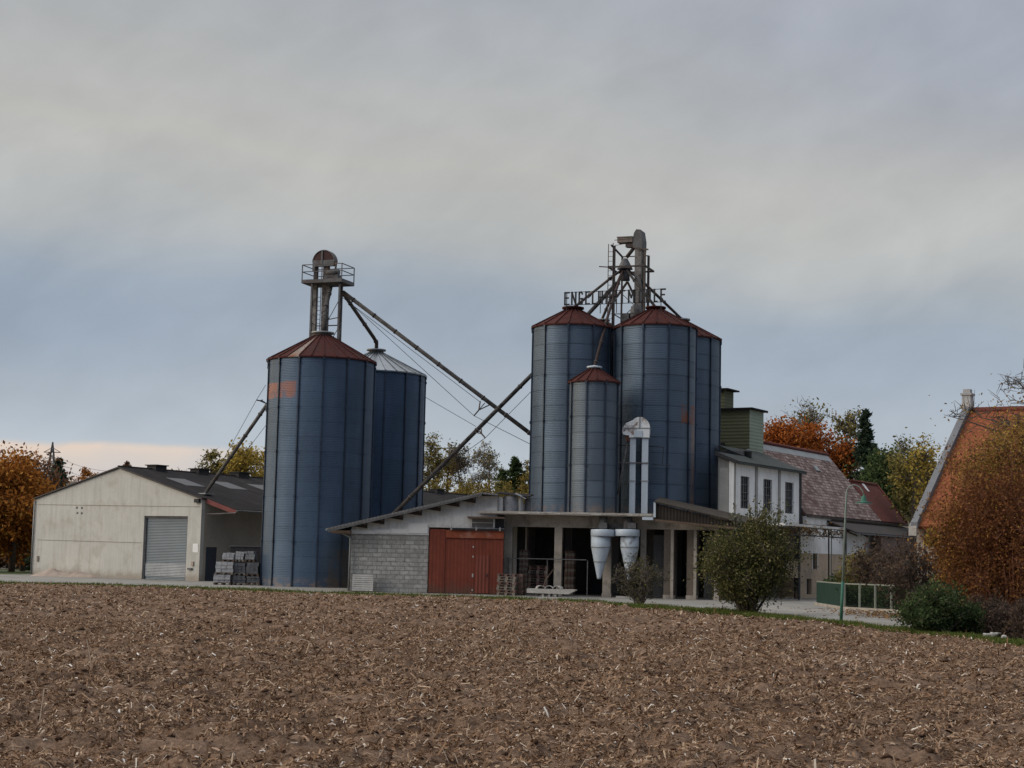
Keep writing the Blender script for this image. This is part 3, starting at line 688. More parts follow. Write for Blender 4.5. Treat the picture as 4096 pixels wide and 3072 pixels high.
# ------------------------------------------------------------------ wrapped pallets by the widest silo
def wrapped(name, label, px0, px1, py0, py1, D, mat, depth=1.0, ragged=.04, seed=0, lean=0.0):
    a = at(px0, py1, D); b = at(px1, py0, D); w = b.x-a.x; h = b.z-a.z; cx = (a.x+b.x)/2
    o = thing(name, label, 'stone pallet', (cx, D+depth/2, a.z), 0, 'wrapped stone pallets')
    r_ = random.Random(seed); mb = MB(); n = 7
    top = h-.14
    # load: bulging courses of blocks under film
    rows = 3
    for k in range(rows):
        z0, z1 = .14+(top)*k/rows, .14+(top)*(k+1)/rows-.012
        dx, dy = r_.uniform(-ragged, ragged), r_.uniform(-ragged, ragged)
        cols = 3
        for j in range(cols):
            x0 = -w/2+.02+(w-.04)*j/cols+dx; x1 = x0+(w-.04)/cols-.012
            mb.box(x0+lean*z0, x1+lean*z0, -depth/2+.03+dy+r_.uniform(-.012, .012), depth/2-.03+dy, z0, z1-r_.uniform(0, .03 if k == rows-1 else 0))
    mb.build('load', mat, o)
    mb = MB()
    for x in (-w/2, -.06, w/2-.12): mb.box(x, x+.12, -depth/2, depth/2, 0, .09)
    for y in (-depth/2, -.05, depth/2-.10): mb.box(-w/2-.001, w/2+.001, y-.001, y+.10, .091, .125)
    mb.build('pallet', m_wood if seed % 2 else m_palletw, o)
    return o
g0 = 'wrapped stone pallets'
wrapped('wrapped_pallet', 'bottom pale wrapped pallet at the left front corner of the stack', 853, 924, 2298, 2338, 102.2, m_wrap, seed=1)
wrapped('wrapped_pallet', 'pale wrapped pallet standing on the bottom left pallet', 858, 932, 2247, 2297, 102.2, m_wrap, seed=2)
wrapped('wrapped_pallet', 'small pale wrapped bundle topping the left of the stack', 888, 938, 2210, 2246, 102.6, m_wrap, seed=3)
wrapped('wrapped_pallet', 'pale wrapped bundle on top, in the middle of the stack', 939, 976, 2205, 2246, 102.7, m_wrap, seed=4)
wrapped('wrapped_pallet', 'greyer wrapped bundle on top beside the silo', 977, 1019, 2204, 2246, 102.7, M('mid_wrap', (.22, .225, .225), var=.4, scale=2, rough=.5), seed=5)
wrapped('wrapped_pallet', 'dark wrapped pallet of the upper row in the middle', 934, 983, 2252, 2300, 102.5, m_wrapd, seed=6)
wrapped('wrapped_pallet', 'dark wrapped pallet of the upper row next to the silo', 984, 1036, 2250, 2303, 102.5, m_wrapd, seed=7)
wrapped('wrapped_pallet', 'dark wrapped pallet at the bottom in the middle', 930, 984, 2302, 2339, 102.4, m_wrapd, seed=8)
wrapped('wrapped_pallet', 'dark wrapped pallet at the bottom next to the silo', 985, 1040, 2304, 2339, 102.4, m_wrapd, seed=9)
a = at(922, 2182, 105.5); b = at(1045, 2205, 105.5)
o = thing('timber_stack', 'dark timber stack under the canopy behind the wrapped pallets', 'timber stack', ((a.x+b.x)/2, 105.8, 0))
mb = MB(); w = (b.x-a.x)/2
mb.box(-w, w, -.4, .6, .15, a.z-.06); mb.build('load', M('stacked_dark_timber', (.03, .027, .03), var=.6, scale=3), o)
mb = MB(); mb.box(-w-.03, w+.03, -.45, .65, a.z-.058, a.z); mb.build('cover', m_wrapd, o)
mb = MB(); [mb.box(x-.06, x+.06, -.4, .6, 0, .149) for x in (-w+.1, 0, w-.1)]; mb.build('bearer', m_wood, o)

# ------------------------------------------------------------------ block shed with red doors
FS = Frame(at(1402, 2133, 92.5).x, 92.5, 0)
sh = fthing(FS, 'block_shed', 'low concrete block shed with sloping roof and red sheet doors', 'shed')
def su(px, py, v=0.0): return FS.onv(px, py, v)
uL = su(1404, 2200)[0]; uB = su(1712, 2250)[0]; zB = su(1500, 2136)[1]; uD0 = su(1716, 2250)[0]; uD1 = su(1779, 2250)[0]; uE = su(2014, 2250)[0]
zT0 = su(1309, 2112, -.7)[1]; uT0 = su(1309, 2112, -.7)[0]; uT1, zT1 = su(1928, 1968, -.7); uT2, zT2 = su(1993, 1975, -.7)
def rz_(u): return zT0+(zT1-zT0)*(u-uT0)/(uT1-uT0)
DEP = 8.3
mb = MB(); mb.box(uL, uB, 0, .25, 0, zB); mb.box(uL, uL+.25, .252, DEP, 0, zB); mb.build('block_wall', m_block, sh)
zD = su(1850, 2112)[1]
uW1 = su(1990, 2000)[0]
mb = MB(); mb.prism([(uL, zB+.002), (uB, zB+.002), (uB, zD), (uE, zD), (uE, zD+.62), (uW1, zD+.62), (uW1, rz_(uT1)-.18), (uT1-.3, rz_(uT1)-.22), (uL, rz_(uL)-.20)], 'y', -.03, .2)

gwall = mb.build('gable_wall', m_white, sh)
mb = MB(); mb.box(uL+.3, uE, DEP-.2, DEP, 0, 4.0); mb.build('back_wall', m_block, sh)
mb = MB()      # patched render sheets with uneven lower edge
for (x0, x1, y0, y1) in ((1402, 1500, 2120, 2134), (1500, 1560, 2118, 2131), (1632, 1712, 2094, 2132), (1565, 1632, 2116, 2133)):
    a = su(x0, y1, -.05); b = su(x1, y0, -.05); mb.box(a[0]+.01, b[0]-.01, -.06, -.032, a[1], b[1])
mb.build('render_patch', M('pale_patch', (.70, .69, .67), var=.12), gwall)
m_darkwood = M('dark_weathered_wood', (.032, .023, .018), var=.4, scale=2, fine=12)
# roof with purlins
mb = MB(); mb.slab([(uT0, -.7, zT0), (uT1, -.7, zT1), (uT1, DEP+.3, zT1), (uT0, DEP+.3, zT0)], .10)
mb.slab([(uT1+.001, -.7, zT1), (uT2, -.7, zT2), (uT2, DEP+.3, zT2), (uT1+.001, DEP+.3, zT1)], .10)
rf = mb.build('roof', M('shed_roof_sheet', (.15, .145, .14), rough=.8, var=.35, pitch=.2, pdepth=.3), sh)
for px in (1462, 1530, 1605, 1680, 1755, 1830, 1895):
    u, z = su(px, 2000, -.6); z = rz_(u)-.12
    mb = MB(); mb.prism([(u-.95, rz_(u-.95)-.12), (u+.10, rz_(u+.10)-.12), (u+.10, rz_(u)-.50), (u+.0, rz_(u)-.49)], 'y', -.42, -.031); mb.box(u-.05, u+.08, -.62, -.421, rz_(u)-.32, rz_(u)-.14); mb.build('purlin', m_darkwood, rf)
mb = MB(); mb.bar((uT0+.1, -1.25, zT0-.17), (uT1, -1.25, zT1-.17), .05, .12); mb.build('verge_board', m_greysteel, rf)
mb = MB(); mb.box(uT0+.2, uL-.002, -.9, DEP, zT0-.02-.25, zT0-.02-.10); mb.build('eaves_board', m_wood, rf)
mb = MB(); mb.tube([(uT0-.04, -.73, zT0-.08), (uT0-.04, DEP, zT0-.08)], .07, 8); mb.build('gutter', m_capgrey, rf)
a = su(1372, 2128, -.12); b = su(1402, 2145, -.12); c = su(1394, 2358, -.12)
mb = MB(); mb.tube([(a[0]-.25, -.3, zT0-.12), (a[0], -.2, a[1]), (a[0]+.05, -.12, a[1]-.10), (b[0]-.03, -.12, b[1]-.04), (b[0], -.12, b[1]-.15), (c[0], -.12, .02)], .055, 8); mb.build('downpipe', m_capgrey, sh)
# red leaves
mb = MB(); zR0 = su(1740, 2116, -.1)[1]; mb.box(uD0, uD1, -.12, -.032, .03, zR0); x = mb.build('door_panel', m_redm, sh); x['label'] = 'tall narrow red side panel'
zh0, zh1 = su(1900, 2153, -.1)[1], su(1900, 2122, -.1)[1]
mb = MB(); mb.box(uD1+.02, uE-.02, -.16, -.10, zh0, zh1); x = mb.build('door_header', m_redboard, sh); x['label'] = 'rusty red header board'
uM = su(1896, 2250, -.1)[0]; uw0 = su(1902, 2250, -.1)[0]; uw1 = su(1958, 2250, -.1)[0]; zw = su(1930, 2221, -.1)[1]
mb = MB(); mb.box(uD1+.003, uM-.008, -.09, -.03, .03, zh0-.004); x = mb.build('door', m_redm, sh)
mb = MB()
for zz in (.18, .95, 1.05, 2.05, 2.6): mb.box(uM-.10, uM-.02, -.105, -.09, zz, zz+.10)
mb.build('hinge', m_palletg, x)
mb = MB(); mb.box(uM+.008, uE-.02, -.09, -.03, .03, zh0-.004); x = mb.build('door', m_redm, sh)
mb = MB(); mb.box(uw0+.03, uw1, -.115, -.091, .06, zw); w_ = mb.build('wicket_door', M('wicket_red', (.165, .045, .03), var=.2, pitch=.2), x)
mb = MB(); mb.box(uw1-.16, uw1-.10, -.14, -.116, 1.0, 1.14); mb.build('handle', m_black, w_)
mb = MB(); mb.box(su(1800, 2112)[0], uE, -.30, -.17, zh1+.02, zh1+.12); mb.build('door_track', m_black, sh)
for px in (1805, 1905, 2000):
    u, z = su(px, 2115, -.2); mb = MB(); mb.box(u-.04, u+.04, -.31, -.165, zh1+.0, zh1+.2); mb.build('track_hanger', m_palletg, sh)
a = su(1888, 2108, -.06); b = su(1973, 2076, -.06)
mb = MB(); mb.box(a[0], b[0], -.08, -.032, a[1], b[1]); wn = mb.build('window', M('dusty_pane', (.15, .14, .13), rough=.4, var=.3), sh)
mb = MB(); mb.box(a[0]-.05, b[0]+.08, -.11, -.07, b[1]+.001, b[1]+.07); mb.box(b[0]+.001, b[0]+.10, -.11, -.07, a[1], b[1]); mb.box(a[0]-.05, a[0]-.001, -.11, -.07, a[1], b[1]); mb.box(a[0], b[0], -.11, -.081, a[1]+(b[1]-a[1])*.5, a[1]+(b[1]-a[1])*.56); mb.build('frame', m_white, wn)
a = su(1870, 2072, -.5); b = su(2018, 2060, -.5)
mb = MB(); mb.box(a[0], b[0], -.7, -.05, a[1], a[1]+.09); mb.build('weather_board', m_wood, sh)
mb = MB(); mb.box(uE-.55, uE, -.045, -.032, zh1+.15, a[1]-.002); mb.build('recess_shade_sheet', m_black, sh)  # black sheet on the wall face stands in for a recess's shade
# leaning pallet and white plank
c = at(1450, 2363, 92.0)
def pallet_mb(w=1.2, d=.8, h=.144, nb=5, bw=.11):
    mb = MB()
    for x in (-w/2, -.0725, w/2-.145):
        for y in (-d/2, -.05, d/2-.10): mb.box(x, x+.145, y, y+.10, .022, .10)
    for y in (-d/2, -.05, d/2-.1): mb.box(-w/2, w/2, y, y+.10, 0, .0215)
    for x in (-w/2, -.0725, w/2-.145): mb.box(x, x+.145, -d/2, d/2, .1005, .122)
    for k in range(nb):
        y = -d/2+(d-bw)*k/(nb-1); mb.box(-w/2, w/2, y, y+bw, .1225, h)
    return mb
lp = pallet_mb(1.18, .97, nb=8, bw=.095).build('wooden_pallet', m_palletg); lp.location = (c.x, 92.05, .0); lp.rotation_euler = (R(70), 0, R(0)); lp.location.z = .46
tag(lp, 'weathered grey pallet leaning upright against the block wall', 'pallet', 'wooden pallets')
# ------------------------------------------------------------------ raised concrete deck under the tall silos
dk = fthing(FC, 'concrete_deck', 'raised concrete deck on square pillars carrying the tall silos', 'deck')
PV = 1.25                                  # pillar front plane
uS1 = FC.onv(2615, 2066, 0)[0]
mb = MB(); mb.box(-.1, uS1, 0, 3.4, SLABZ-.17, SLABZ); mb.box(-.1, uS1+5.6, 3.401, 14.6, SLABZ-.17, SLABZ); mb.build('slab', m_concf, dk)
mb = MB()
for k in range(14): mb.box(-.1+k*uS1/14, -.1+(k+1)*uS1/14-.02, -.025, -.001, SLABZ-.14+.02*((k*7) % 3), SLABZ-.01-.012*((k*5) % 4))
mb.build('slab_edge', M('chipped_edge', (.36, .34, .31), var=.45, scale=2.5), dk)
zb0 = FC.onv(2150, 2108, PV)[1]
pil = [(2015, 2047), (2216, 2246), (2411, 2444), (2561, 2583), (2655, 2698), (2747, 2788), (2857, 2874)]
pu = [(FC.onv(a, 2250, PV)[0], FC.onv(b, 2250, PV)[0]) for a, b in pil]
mb = MB(); mb.box(pu[0][0], pu[-1][1], PV, PV+.4, zb0, SLABZ-.172); beam = mb.build('beam', m_concf, dk)
for k, (a, b) in enumerate(pu):
    mb = MB(); mb.box(a, b, PV+.002, PV+.45, 0, zb0-.001); 
    x = mb.build('pillar', m_concb if k in (4, 5) else m_concf, dk)
    mb = MB(); mb.box(a-.03, b+.03, PV-.03, PV+.48, 0, .22); mb.build('pillar_foot', m_concf, x)
for px in (2688, 2780):
    u = FC.onv(px, 2250, PV-.1)[0]; mb = MB(); mb.box(u-.08, u+.08, PV-.13, PV-.032, 0, zb0-.001); mb.build('post', m_concf, dk)
for v in (5.6, 9.9):
    for k, (a, b) in enumerate(pu):
        if v > 9 and k % 2: continue
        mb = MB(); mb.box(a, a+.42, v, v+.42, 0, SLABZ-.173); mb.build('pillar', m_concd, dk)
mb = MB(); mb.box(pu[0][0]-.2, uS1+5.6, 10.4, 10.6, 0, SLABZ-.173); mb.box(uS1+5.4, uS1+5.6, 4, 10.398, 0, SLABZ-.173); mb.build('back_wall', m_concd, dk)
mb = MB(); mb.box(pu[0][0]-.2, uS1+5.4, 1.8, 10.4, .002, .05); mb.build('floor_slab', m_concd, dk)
# dark partition panels between the right hand pillars
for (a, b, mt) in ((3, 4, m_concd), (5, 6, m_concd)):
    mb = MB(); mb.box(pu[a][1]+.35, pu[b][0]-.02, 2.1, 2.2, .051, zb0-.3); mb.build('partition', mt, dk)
# rail between the pillars
mb = MB(); za = FC.onv(2100, 2234, PV+.2)[1]
ua, ub = FC.onv(2030, 2234, PV+.2)[0], FC.onv(2349, 2238, PV+.2)[0]
o = fthing(FC, 'guard_rail', 'thin steel guard rail across the openings under the deck', 'railing', u=0, v=PV-.12)
mb.bar((ua, -.03, za), (ub, -.03, za), .05); mb.build('top_rail', m_greysteel, o)
for px in (2032, 2188, 2349):
    u = FC.onv(px, 2300, PV-.12)[0]; mb = MB(); mb.bar((u, .03, 0), (u, .03, za-.03), .05); mb.build('post', m_greysteel, o)

# pallet stacks in front of and below the deck
def pallet_stack(px0, px1, pytop, v, mats, label, group, jit=.05, seed=0, topw=None, yaw=0.0):
    u0, zt = FC.onv(px0, pytop, v); u1, _ = FC.onv(px1, pytop, v); w = u1-u0; n = max(2, int(round(zt/.15))); r_ = random.Random(seed)
    proto = None
    for k in range(n):
        o = pallet_mb(w, .82, .144).build('wooden_pallet', mats[k % len(mats)])
        p = FC.world((u0+u1)/2+r_.uniform(-jit, jit), v+.42+r_.uniform(-jit, jit)*.6, k*.1475+(.051 if v > 1.8 else .004))
        o.location = p; o.rotation_euler = (0, 0, -FC.a+yaw+r_.uniform(-.03, .03))
        pos = 'bottom' if k == 0 else 'topmost' if k == n-1 else None
        if pos: lab = f'{pos} pallet of the stack {label}'
        else: lab = f'middle layer pallet in the stack {label}'
        tag(o, lab, 'pallet', group+(' middle layers' if not pos else ' ends'))
pallet_stack(1990, 2062, 2296, -1.0, [m_palletw, m_palletr, m_palletw], 'in front of the red doors', 'pallets by the red doors', .05, 3)
pallet_stack(2066, 2092, 2300, -.2, [m_wood, m_palletr], 'just behind the one at the red doors', 'pallets behind the front stack', .02, 5)
pallet_stack(2078, 2112, 2204, 2.3, [m_palletr, m_palletw], 'tall and narrow in the first deck opening', 'pallets in the first opening', .02, 6)
pallet_stack(2114, 2190, 2268, 2.0, [m_palletr, m_palletr, m_palletw], 'of red pallets behind the guard rail', 'red pallets behind the rail', .03, 7)
pallet_stack(2260, 2296, 2204, 2.2, [m_palletw, m_wood, m_palletr], 'right of the second pillar', 'pallets right of the second pillar', .02, 8)
# stone slab on blocks with ridge tiles
ua, zt = FC.onv(2106, 2362, -1.3); ub, _ = FC.onv(2300, 2362, -1.3); zb = .16; zt = max(zt, .42)
o = fthing(FC, 'stone_slab', 'long pale stone slab lying on small feet before the deck', 'stone slab', u=(ua+ub)/2, v=-1.2)
w = (ub-ua)/2; mb = MB(); mb.prism([(-w, zb+.02), (w-.35, zb), (w, zt-.06), (w, zt), (-w, zt)], 'y', -.05, .85); mb.build('slab', m_palletg, o)
for x in (-.45, -.1, .25):
    for y in (.02, .55): mb = MB(); mb.box(x-.06, x+.06, y, y+.14, .0, zb-.001); mb.build('foot', m_palletg, o)
for k, (px, tl) in enumerate(((2160, .3), (2195, .1), (2230, -.1))):
    u, _ = FC.onv(px, 2350, -1.0); mb = MB(); r_ = .24; n = 8
    pts = [(r_*math.cos(math.pi*j/n), r_*.75*math.sin(math.pi*j/n)) for j in range(n+1)]; inn = [(x*.85, z*.85) for x, z in pts[::-1]]
    mb.prism(pts+inn, 'y', -.3, .35); x = mb.build('ridge_tile', m_palletg)
    x.location = FC.world(u, -.85, zt+.004); x.rotation_euler = (0, 0, -FC.a+tl)
    tag(x, ('leftmost', 'middle', 'rightmost')[k]+' of three grey ridge tiles lying on the stone slab', 'ridge tile', 'ridge tiles on the stone slab')
mb = MB(); a = FC.onv(2153, 2342, -.2); b = FC.onv(2210, 2275, .6)
o = fthing(FC, 'wooden_pole', 'rough wooden pole leaning against the second pillar', 'pole'); mb.tube([(a[0], -.05, .02), (a[0]+.25, .1, .5), ((a[0]+b[0])/2, .5, (b[1])*.6), (b[0], 1.18, b[1])], [.04, .045, .04, .035], 6); mb.build('shaft', m_wood, o)
# low wooden deck edge boards at the third pillar
u, z = FC.onv(2500, 2384, .1); mb = MB(); mb.box(-.5, .5, 0, .6, 0.002, .10); x = mb.build('timber_board', m_palletg); x.location = FC.world(u, .0, 0); x.rotation_euler = (0, 0, -FC.a); tag(x, 'pale plank lying on the yard behind the bare shrub', 'plank')

# brown lean-to roof on the right end of the deck
cr = fthing(FC, 'canopy_roof', 'brown corrugated canopy roof with dark boarded gable right of the deck', 'canopy')
fl = FC.onv(2617, 2004, -.2); fr = FC.onv(2985, 2092, -.2); bl = FC.onv(2560, 1987, 3.3); br = FC.onv(2990, 2066, 3.3)
fl = (max(fl[0], uS1+.02), fl[1])
mb = MB(); mb.slab([(fl[0], -.2, fl[1]), (fr[0], -.2, fr[1]), (br[0], 3.3, br[1]), (fl[0]-.0, 3.3, bl[1])], .07); mb.build('roof', m_brownroof, cr)
zl = FC.onv(2617, 2076, .0)[1]; zr = min(fr[1]-.15, FC.onv(2900, 2086, 0)[1])
mb = MB(); mb.prism([(fl[0]+.02, zl), (fr[0]-.4, zr-.1), (fr[0]-.4, fr[1]-.08), (fl[0]+.02, fl[1]-.10)], 'y', .0, .06); mb.build('gable_boards', M('dark_gable_boards', (.026, .020, .016), var=.4, pitch=.18, pdepth=.4), cr)
mb = MB(); mb.bar((fl[0]+.02, -.05, zl-.06), (fr[0]-.4, -.05, zr-.16), .14, .12); mb.build('beam', m_wood, cr)
mb = MB(); mb.box(fl[0]-.04, fl[0]+.08, -.14, -.06, SLABZ-.2, fl[1]-.06); mb.build('post', m_steelwhite, cr)
mb = MB(); ux = FC.onv(2591, 2078, -.1)[0]; mb.box(ux-.3, ux+.3, -.2, -.03, SLABZ-.36, SLABZ-.20); x = mb.build('lamp_housing', m_steelwhite, dk)

# sheet lean-to on the left end of the deck
lt_ = fthing(FC, 'sheet_lean_to', 'ragged lean-to of grey plastic sheets at the left end of the deck', 'lean-to', u=0, v=.8, z=SLABZ)
def lu(px, py, v=.8): q = FC.onv(px, py, v); return q[0], q[1]-SLABZ
a = lu(1985, 1972); b = lu(2118, 1980)
mb = MB(); mb.slab([(a[0], -.25, a[1]), (b[0], -.25, b[1]-.1), (b[0], 1.6, b[1]+.1), (a[0], 1.6, a[1]+.15)], .05); mb.build('roof', m_darkroof, lt_)
mb = MB(); c0, c1 = lu(2064, 1974), lu(2108, 1986); mb.slab([(c0[0], -.4, c0[1]-.02), (c1[0], -.4, c1[1]-.15), (c1[0], 0, c1[1]-.05), (c0[0], 0, c0[1]+.04)], .02); mb.build('loose_sheet', m_capgrey, lt_)
def curtain(px0, px1, py0, py1, mat, name, bulge=.1, y=0.0, nseg=8, label=None):
    a, b = lu(px0, py1), lu(px1, py0); mb = MB(); pts = []
    for k in range(nseg+1):
        s_ = k/nseg; x = a[0]+(b[0]-a[0])*s_; yy = y-bulge*math.sin(math.pi*s_); pts.append((x, yy))
    mb.prism(pts+[(x, yy+.03) for x, yy in pts[::-1]], 'z', a[1], b[1]); x = mb.build(name, mat, lt_)
    if label: x['label'] = label
curtain(1990, 2012, 1988, 2046, m_white, 'sheet_panel', .03, -.05, label='narrow whitish sheet panel')
curtain(2013, 2071, 1984, 2049, m_tarp, 'sheet_panel', .22, .05)
curtain(2073, 2094, 1985, 2049, m_capgrey, 'sheet_panel', .08, .0)
curtain(2095, 2122, 1992, 2050, m_wrapd, 'sheet_panel', .05, .25)

# ------------------------------------------------------------------ dust cyclones
def cyclone(label, pxc, pxr0, pxr1, pxb0, pxb1, v, mat, tip_py, tip_px):
    u0, zt = FC.onv(pxr0, 2117, v); u1, zl = FC.onv(pxr1, 2146, v); b0, zc = FC.onv(pxb0, 2188, v); b1, _ = FC.onv(pxb1, 2188, v); ut, zt2 = FC.onv(tip_px, tip_py, v)
    o = fthing(FC, 'dust_cyclone', label, 'cyclone', 'dust cyclones', u=(b0+b1)/2, v=v)
    rb = (b1-b0)/2; rr = (u1-u0)/2; du = ut-(b0+b1)/2
    mb = MB(); n = 28; prof = [(rb, zl-.001), (rb, zc+.05), (rb*.97, zc-.05), (.13, zt2+.12), (.11, zt2)]
    for i, (r_, z) in enumerate(prof): pass
    mb.lathe(prof, n); 
    mb.v = [(x+du*max(0, (zc-z)/(zc-zt2)), y, z) for x, y, z in mb.v]; mb.build('cone', mat, o)
    mb = MB(); mb.lathe([(rr, zl), (rr+.02, zl+.02), (rr+.02, zt-.03), (rr, zt)], n, ((u0+u1)/2-(b0+b1)/2, 0, 0)); mb.build('rim', m_steelwhite, o)
    mb = MB()
    for zz in (zc+.0, zc-(zc-zt2)*.45):
        f_ = max(0, (zc-zz)/(zc-zt2)); r_ = rb+(.13-rb)*f_+.012; mb.lathe([(r_, zz-.03), (r_, zz+.03)], n, (du*f_, 0, 0))
    mb.build('seam_band', m_capgrey, o)
    mb = MB(); mb.lathe([(.24, zt+.001), (.24, SLABZ-.175)], 16, ((u0+u1)/2-(b0+b1)/2, .1, 0)); mb.box(-.1, .35, -.2, .9, zt+.05, zt+.38); mb.build('duct', m_greysteel, o)
    return o
cyclone('clean pale blue dust cyclone left of the bare shrub', 0, 2365, 2459, 2364, 2442, .55, m_steelwhite, 2316, 2396)
cyclone('pale dust cyclone with dark scars half hidden by the bare shrub', 0, 2462, 2558, 2481, 2556, .55, M('scarred_white_enamel', (.42, .48, .54), rough=.45, var=.1, scale=1.5, dirt=(.10, .09, .085), dirt_amt=.8), 2322, 2518)

# ------------------------------------------------------------------ white bucket elevator on the deck
vE = 2.6
def eu(px, py): return FC.onv(px, py, vE)
el = fthing(FC, 'bucket_elevator', 'white twin leg bucket elevator with peeling rusty domed head', 'bucket elevator', u=eu(2555, 1900)[0], v=vE, z=SLABZ)
u00 = eu(2555, 1900)[0]
def ex(px, py): q = eu(px, py); return q[0]-u00, q[1]-SLABZ
l0, l1, r0, r1 = ex(2519, 1900)[0], ex(2542, 1900)[0], ex(2567, 1900)[0], ex(2592, 1900)[0]; zh = ex(2555, 1751)[1]
for a, b in ((l0, l1), (r0, r1)):
    mb = MB(); mb.box(a, b, -.13, .13, 0, zh); x = mb.build('leg', m_steelwhite, el)
    mb = MB(); [mb.box(a-.03, b+.03, -.16, .16, z, z+.06) for z in (.02, zh*.43, zh-.05)]; mb.build('flange', m_capgrey, x)
hz = ex(2555, 1714)[1]; ht = ex(2555, 1669)[1]; hl, hr = ex(2492, 1720)[0], ex(2599, 1720)[0]
dome = [(l0-.05, zh+.002), (r1+.05, zh+.002), (r1+.08, hz)]
cxm = (l0+r1)/2+.03; rw = (r1+.08-cxm)
dome += [(cxm+rw*math.cos(t_), hz+(ht-hz)*math.sin(t_)) for t_ in [math.pi*k/24 for k in range(1, 19)]]
dome += [(hl+.22, hz+.30), (hl+.10, hz+.16), (hl+.03, hz+.02), (hl-.02, hz-.14), (hl, hz-.28), (hl+.06, hz-.37), (hl+.25, hz-.42), (l0-.05, hz-.40)]
mb = MB(); mb.prism(dome, 'y', -.24, .24); hd = mb.build('head', m_peel, el)
mb = MB(); mb.box(hl-.02, r1+.1, -.27, .27, hz-.02, hz+.03); mb.bar((cxm, -.26, hz), (cxm, -.26, ht), .06); mb.build('flange', m_capgrey, hd)
a, b = ex(2537, 1750), ex(2570, 1724); mb = MB(); mb.box(a[0], b[0], -.30, -.242, a[1], b[1]); mb.build('inspection_hatch', m_steelwhite, hd)
a, b = ex(2499, 1762), ex(2514, 1752); mb = MB(); mb.prism([(hl+.12, hz-.43), (hl+.48, hz-.43), (hl+.40, hz-.75), (hl+.22, hz-.75)], 'y', -.15, .15); mb.build('outlet', m_rust, hd)
p0 = ex(2512, 1762); p1 = ex(2487, 1895); p2 = ex(2472, 1978)
mb = MB(); mb.tube([(p0[0], 0, p0[1]), (p1[0], -.05, p1[1]), (p2[0], -.1, p2[1])], .06, 8); mb.build('spout', m_greysteel, el)
mb = MB(); a = ex(2465, 1851); mb.bar((a[0], -.17, a[1]), (r1+.05, -.17, a[1]), .05); a = ex(2434, 1780); b = ex(2656, 1788); 
mb.build('cross_brace', m_greysteel, el)
mb = MB(); mb.bar((a[0], .2, a[1]), (l0, .2, a[1]), .05); mb.bar((a[0], .2, a[1]), (a[0], .2, a[1]-.9), .05); mb.bar((r1, .2, a[1]-.03), (b[0], .2, b[1]), .05); c = ex(2648, 1860); mb.bar((b[0]-.05, .2, b[1]), (c[0], .2, c[1]), .045); mb.bar((c[0]-.6, .2, c[1]+.05), (c[0]+.5, .2, c[1]-.03), .045); mb.build('stay_frame', m_black, el)

# ------------------------------------------------------------------ left elevator tower
TL = Frame(at(1300, 1300, 108.6).x, 108.6, 20)
def tl(px, py, v=0.0): return TL.onv(px, py, v)
tw = fthing(TL, 'elevator_tower', 'elevator tower with railed platform rising between the two left silos', 'tower')
zp = tl(1300, 1138)[1]; pu0, pu1 = tl(1208, 1120, -.9)[0], tl(1366, 1120, -.9)[0]; pv0, pv1 = -.9, 1.0; zrl = tl(1300, 1056, -.9)[1]
mb = MB(); mb.box(pu0, pu1, pv0, pv1, zp, zp+.12); mb.box(pu0-.03, pu1+.03, pv0-.03, pv0, zp-.02, zp+.22); mb.box(pu0-.03, pu1+.03, pv1, pv1+.03, zp-.02, zp+.22); mb.box(pu1, pu1+.03, pv0, pv1, zp-.02, zp+.22); mb.box(pu0-.03, pu0, pv0, pv1, zp-.02, zp+.22); pf = mb.build('platform', m_greysteel, tw)
mb = MB()
for z in (zrl, zp+.2+(zrl-zp)*.45):
    for a, b in (((pu0, pv0), (pu1, pv0)), ((pu1, pv0), (pu1, pv1)), ((pu1, pv1), (pu0, pv1)), ((pu0, pv1), (pu0, pv0))): mb.bar((*a, z), (*b, z), .05)
for x in (pu0, (pu0+pu1)*.5, pu1):
    for y in (pv0, pv1): mb.bar((x, y, zp+.22), (x, y, zrl), .055)
mb.build('railing', m_greysteel, pf)
c0, c1, c2, c3 = tl(1250, 1250)[0], tl(1266, 1250)[0], tl(1288, 1250)[0], tl(1312, 1250)[0]
zhd = tl(1300, 1050)[1]; ztop = tl(1298, 1005)[1]; h0, h1 = tl(1258, 1060)[0], tl(1341, 1060)[0]
for a, b in ((c0, c1), (c2, c3)):
    mb = MB(); mb.box(a, b, -.14, .14, 0, zp-.001)
    mb.build('leg_casing', m_leg, tw)
    mb = MB(); mb.box(a+.04, b-.02 if a == c0 else b-.02, -.13, .13, zp+.121, zhd); mb.build('leg_casing', m_darkmetal, tw)
cx = (h0+h1)/2; rr = (h1-h0)/2
arc = [(h0, zhd-.25), (h1, zhd-.25), (h1, zhd)]+[(cx+rr*math.cos(math.pi*k/16), zhd+(ztop-zhd)*math.sin(math.pi*k/16)) for k in range(1, 16)]+[(h0, zhd)]
mb = MB(); mb.prism(arc, 'y', -.22, .22); hd = mb.build('head', M('dark_oxide_sheet', (.055, .028, .026), var=.5, scale=2), tw)
mb = MB(); n = 16
for k in range(n):
    q = [(cx+rr*1.04*math.cos(math.pi*j/n), zhd+(ztop-zhd)*1.04*math.sin(math.pi*j/n)) for j in (k, k+1)]
    mb.bar((q[0][0], 0, q[0][1]), (q[1][0], 0, q[1][1]), .52, .05, up=(0, 0, 1) if 3 < k < 12 else (1, 0, 0))
mb.bar((cx-.1, -.24, zhd-.2), (cx-.1, -.24, ztop), .12); mb.box(h0-.02, h1+.02, -.26, -.225, zhd-.3, zhd+.12); mb.box(h0-.02, h0+.16, -.26, -.225, zhd-.6, zhd-.301); mb.build('head_band', m_greysteel, hd)
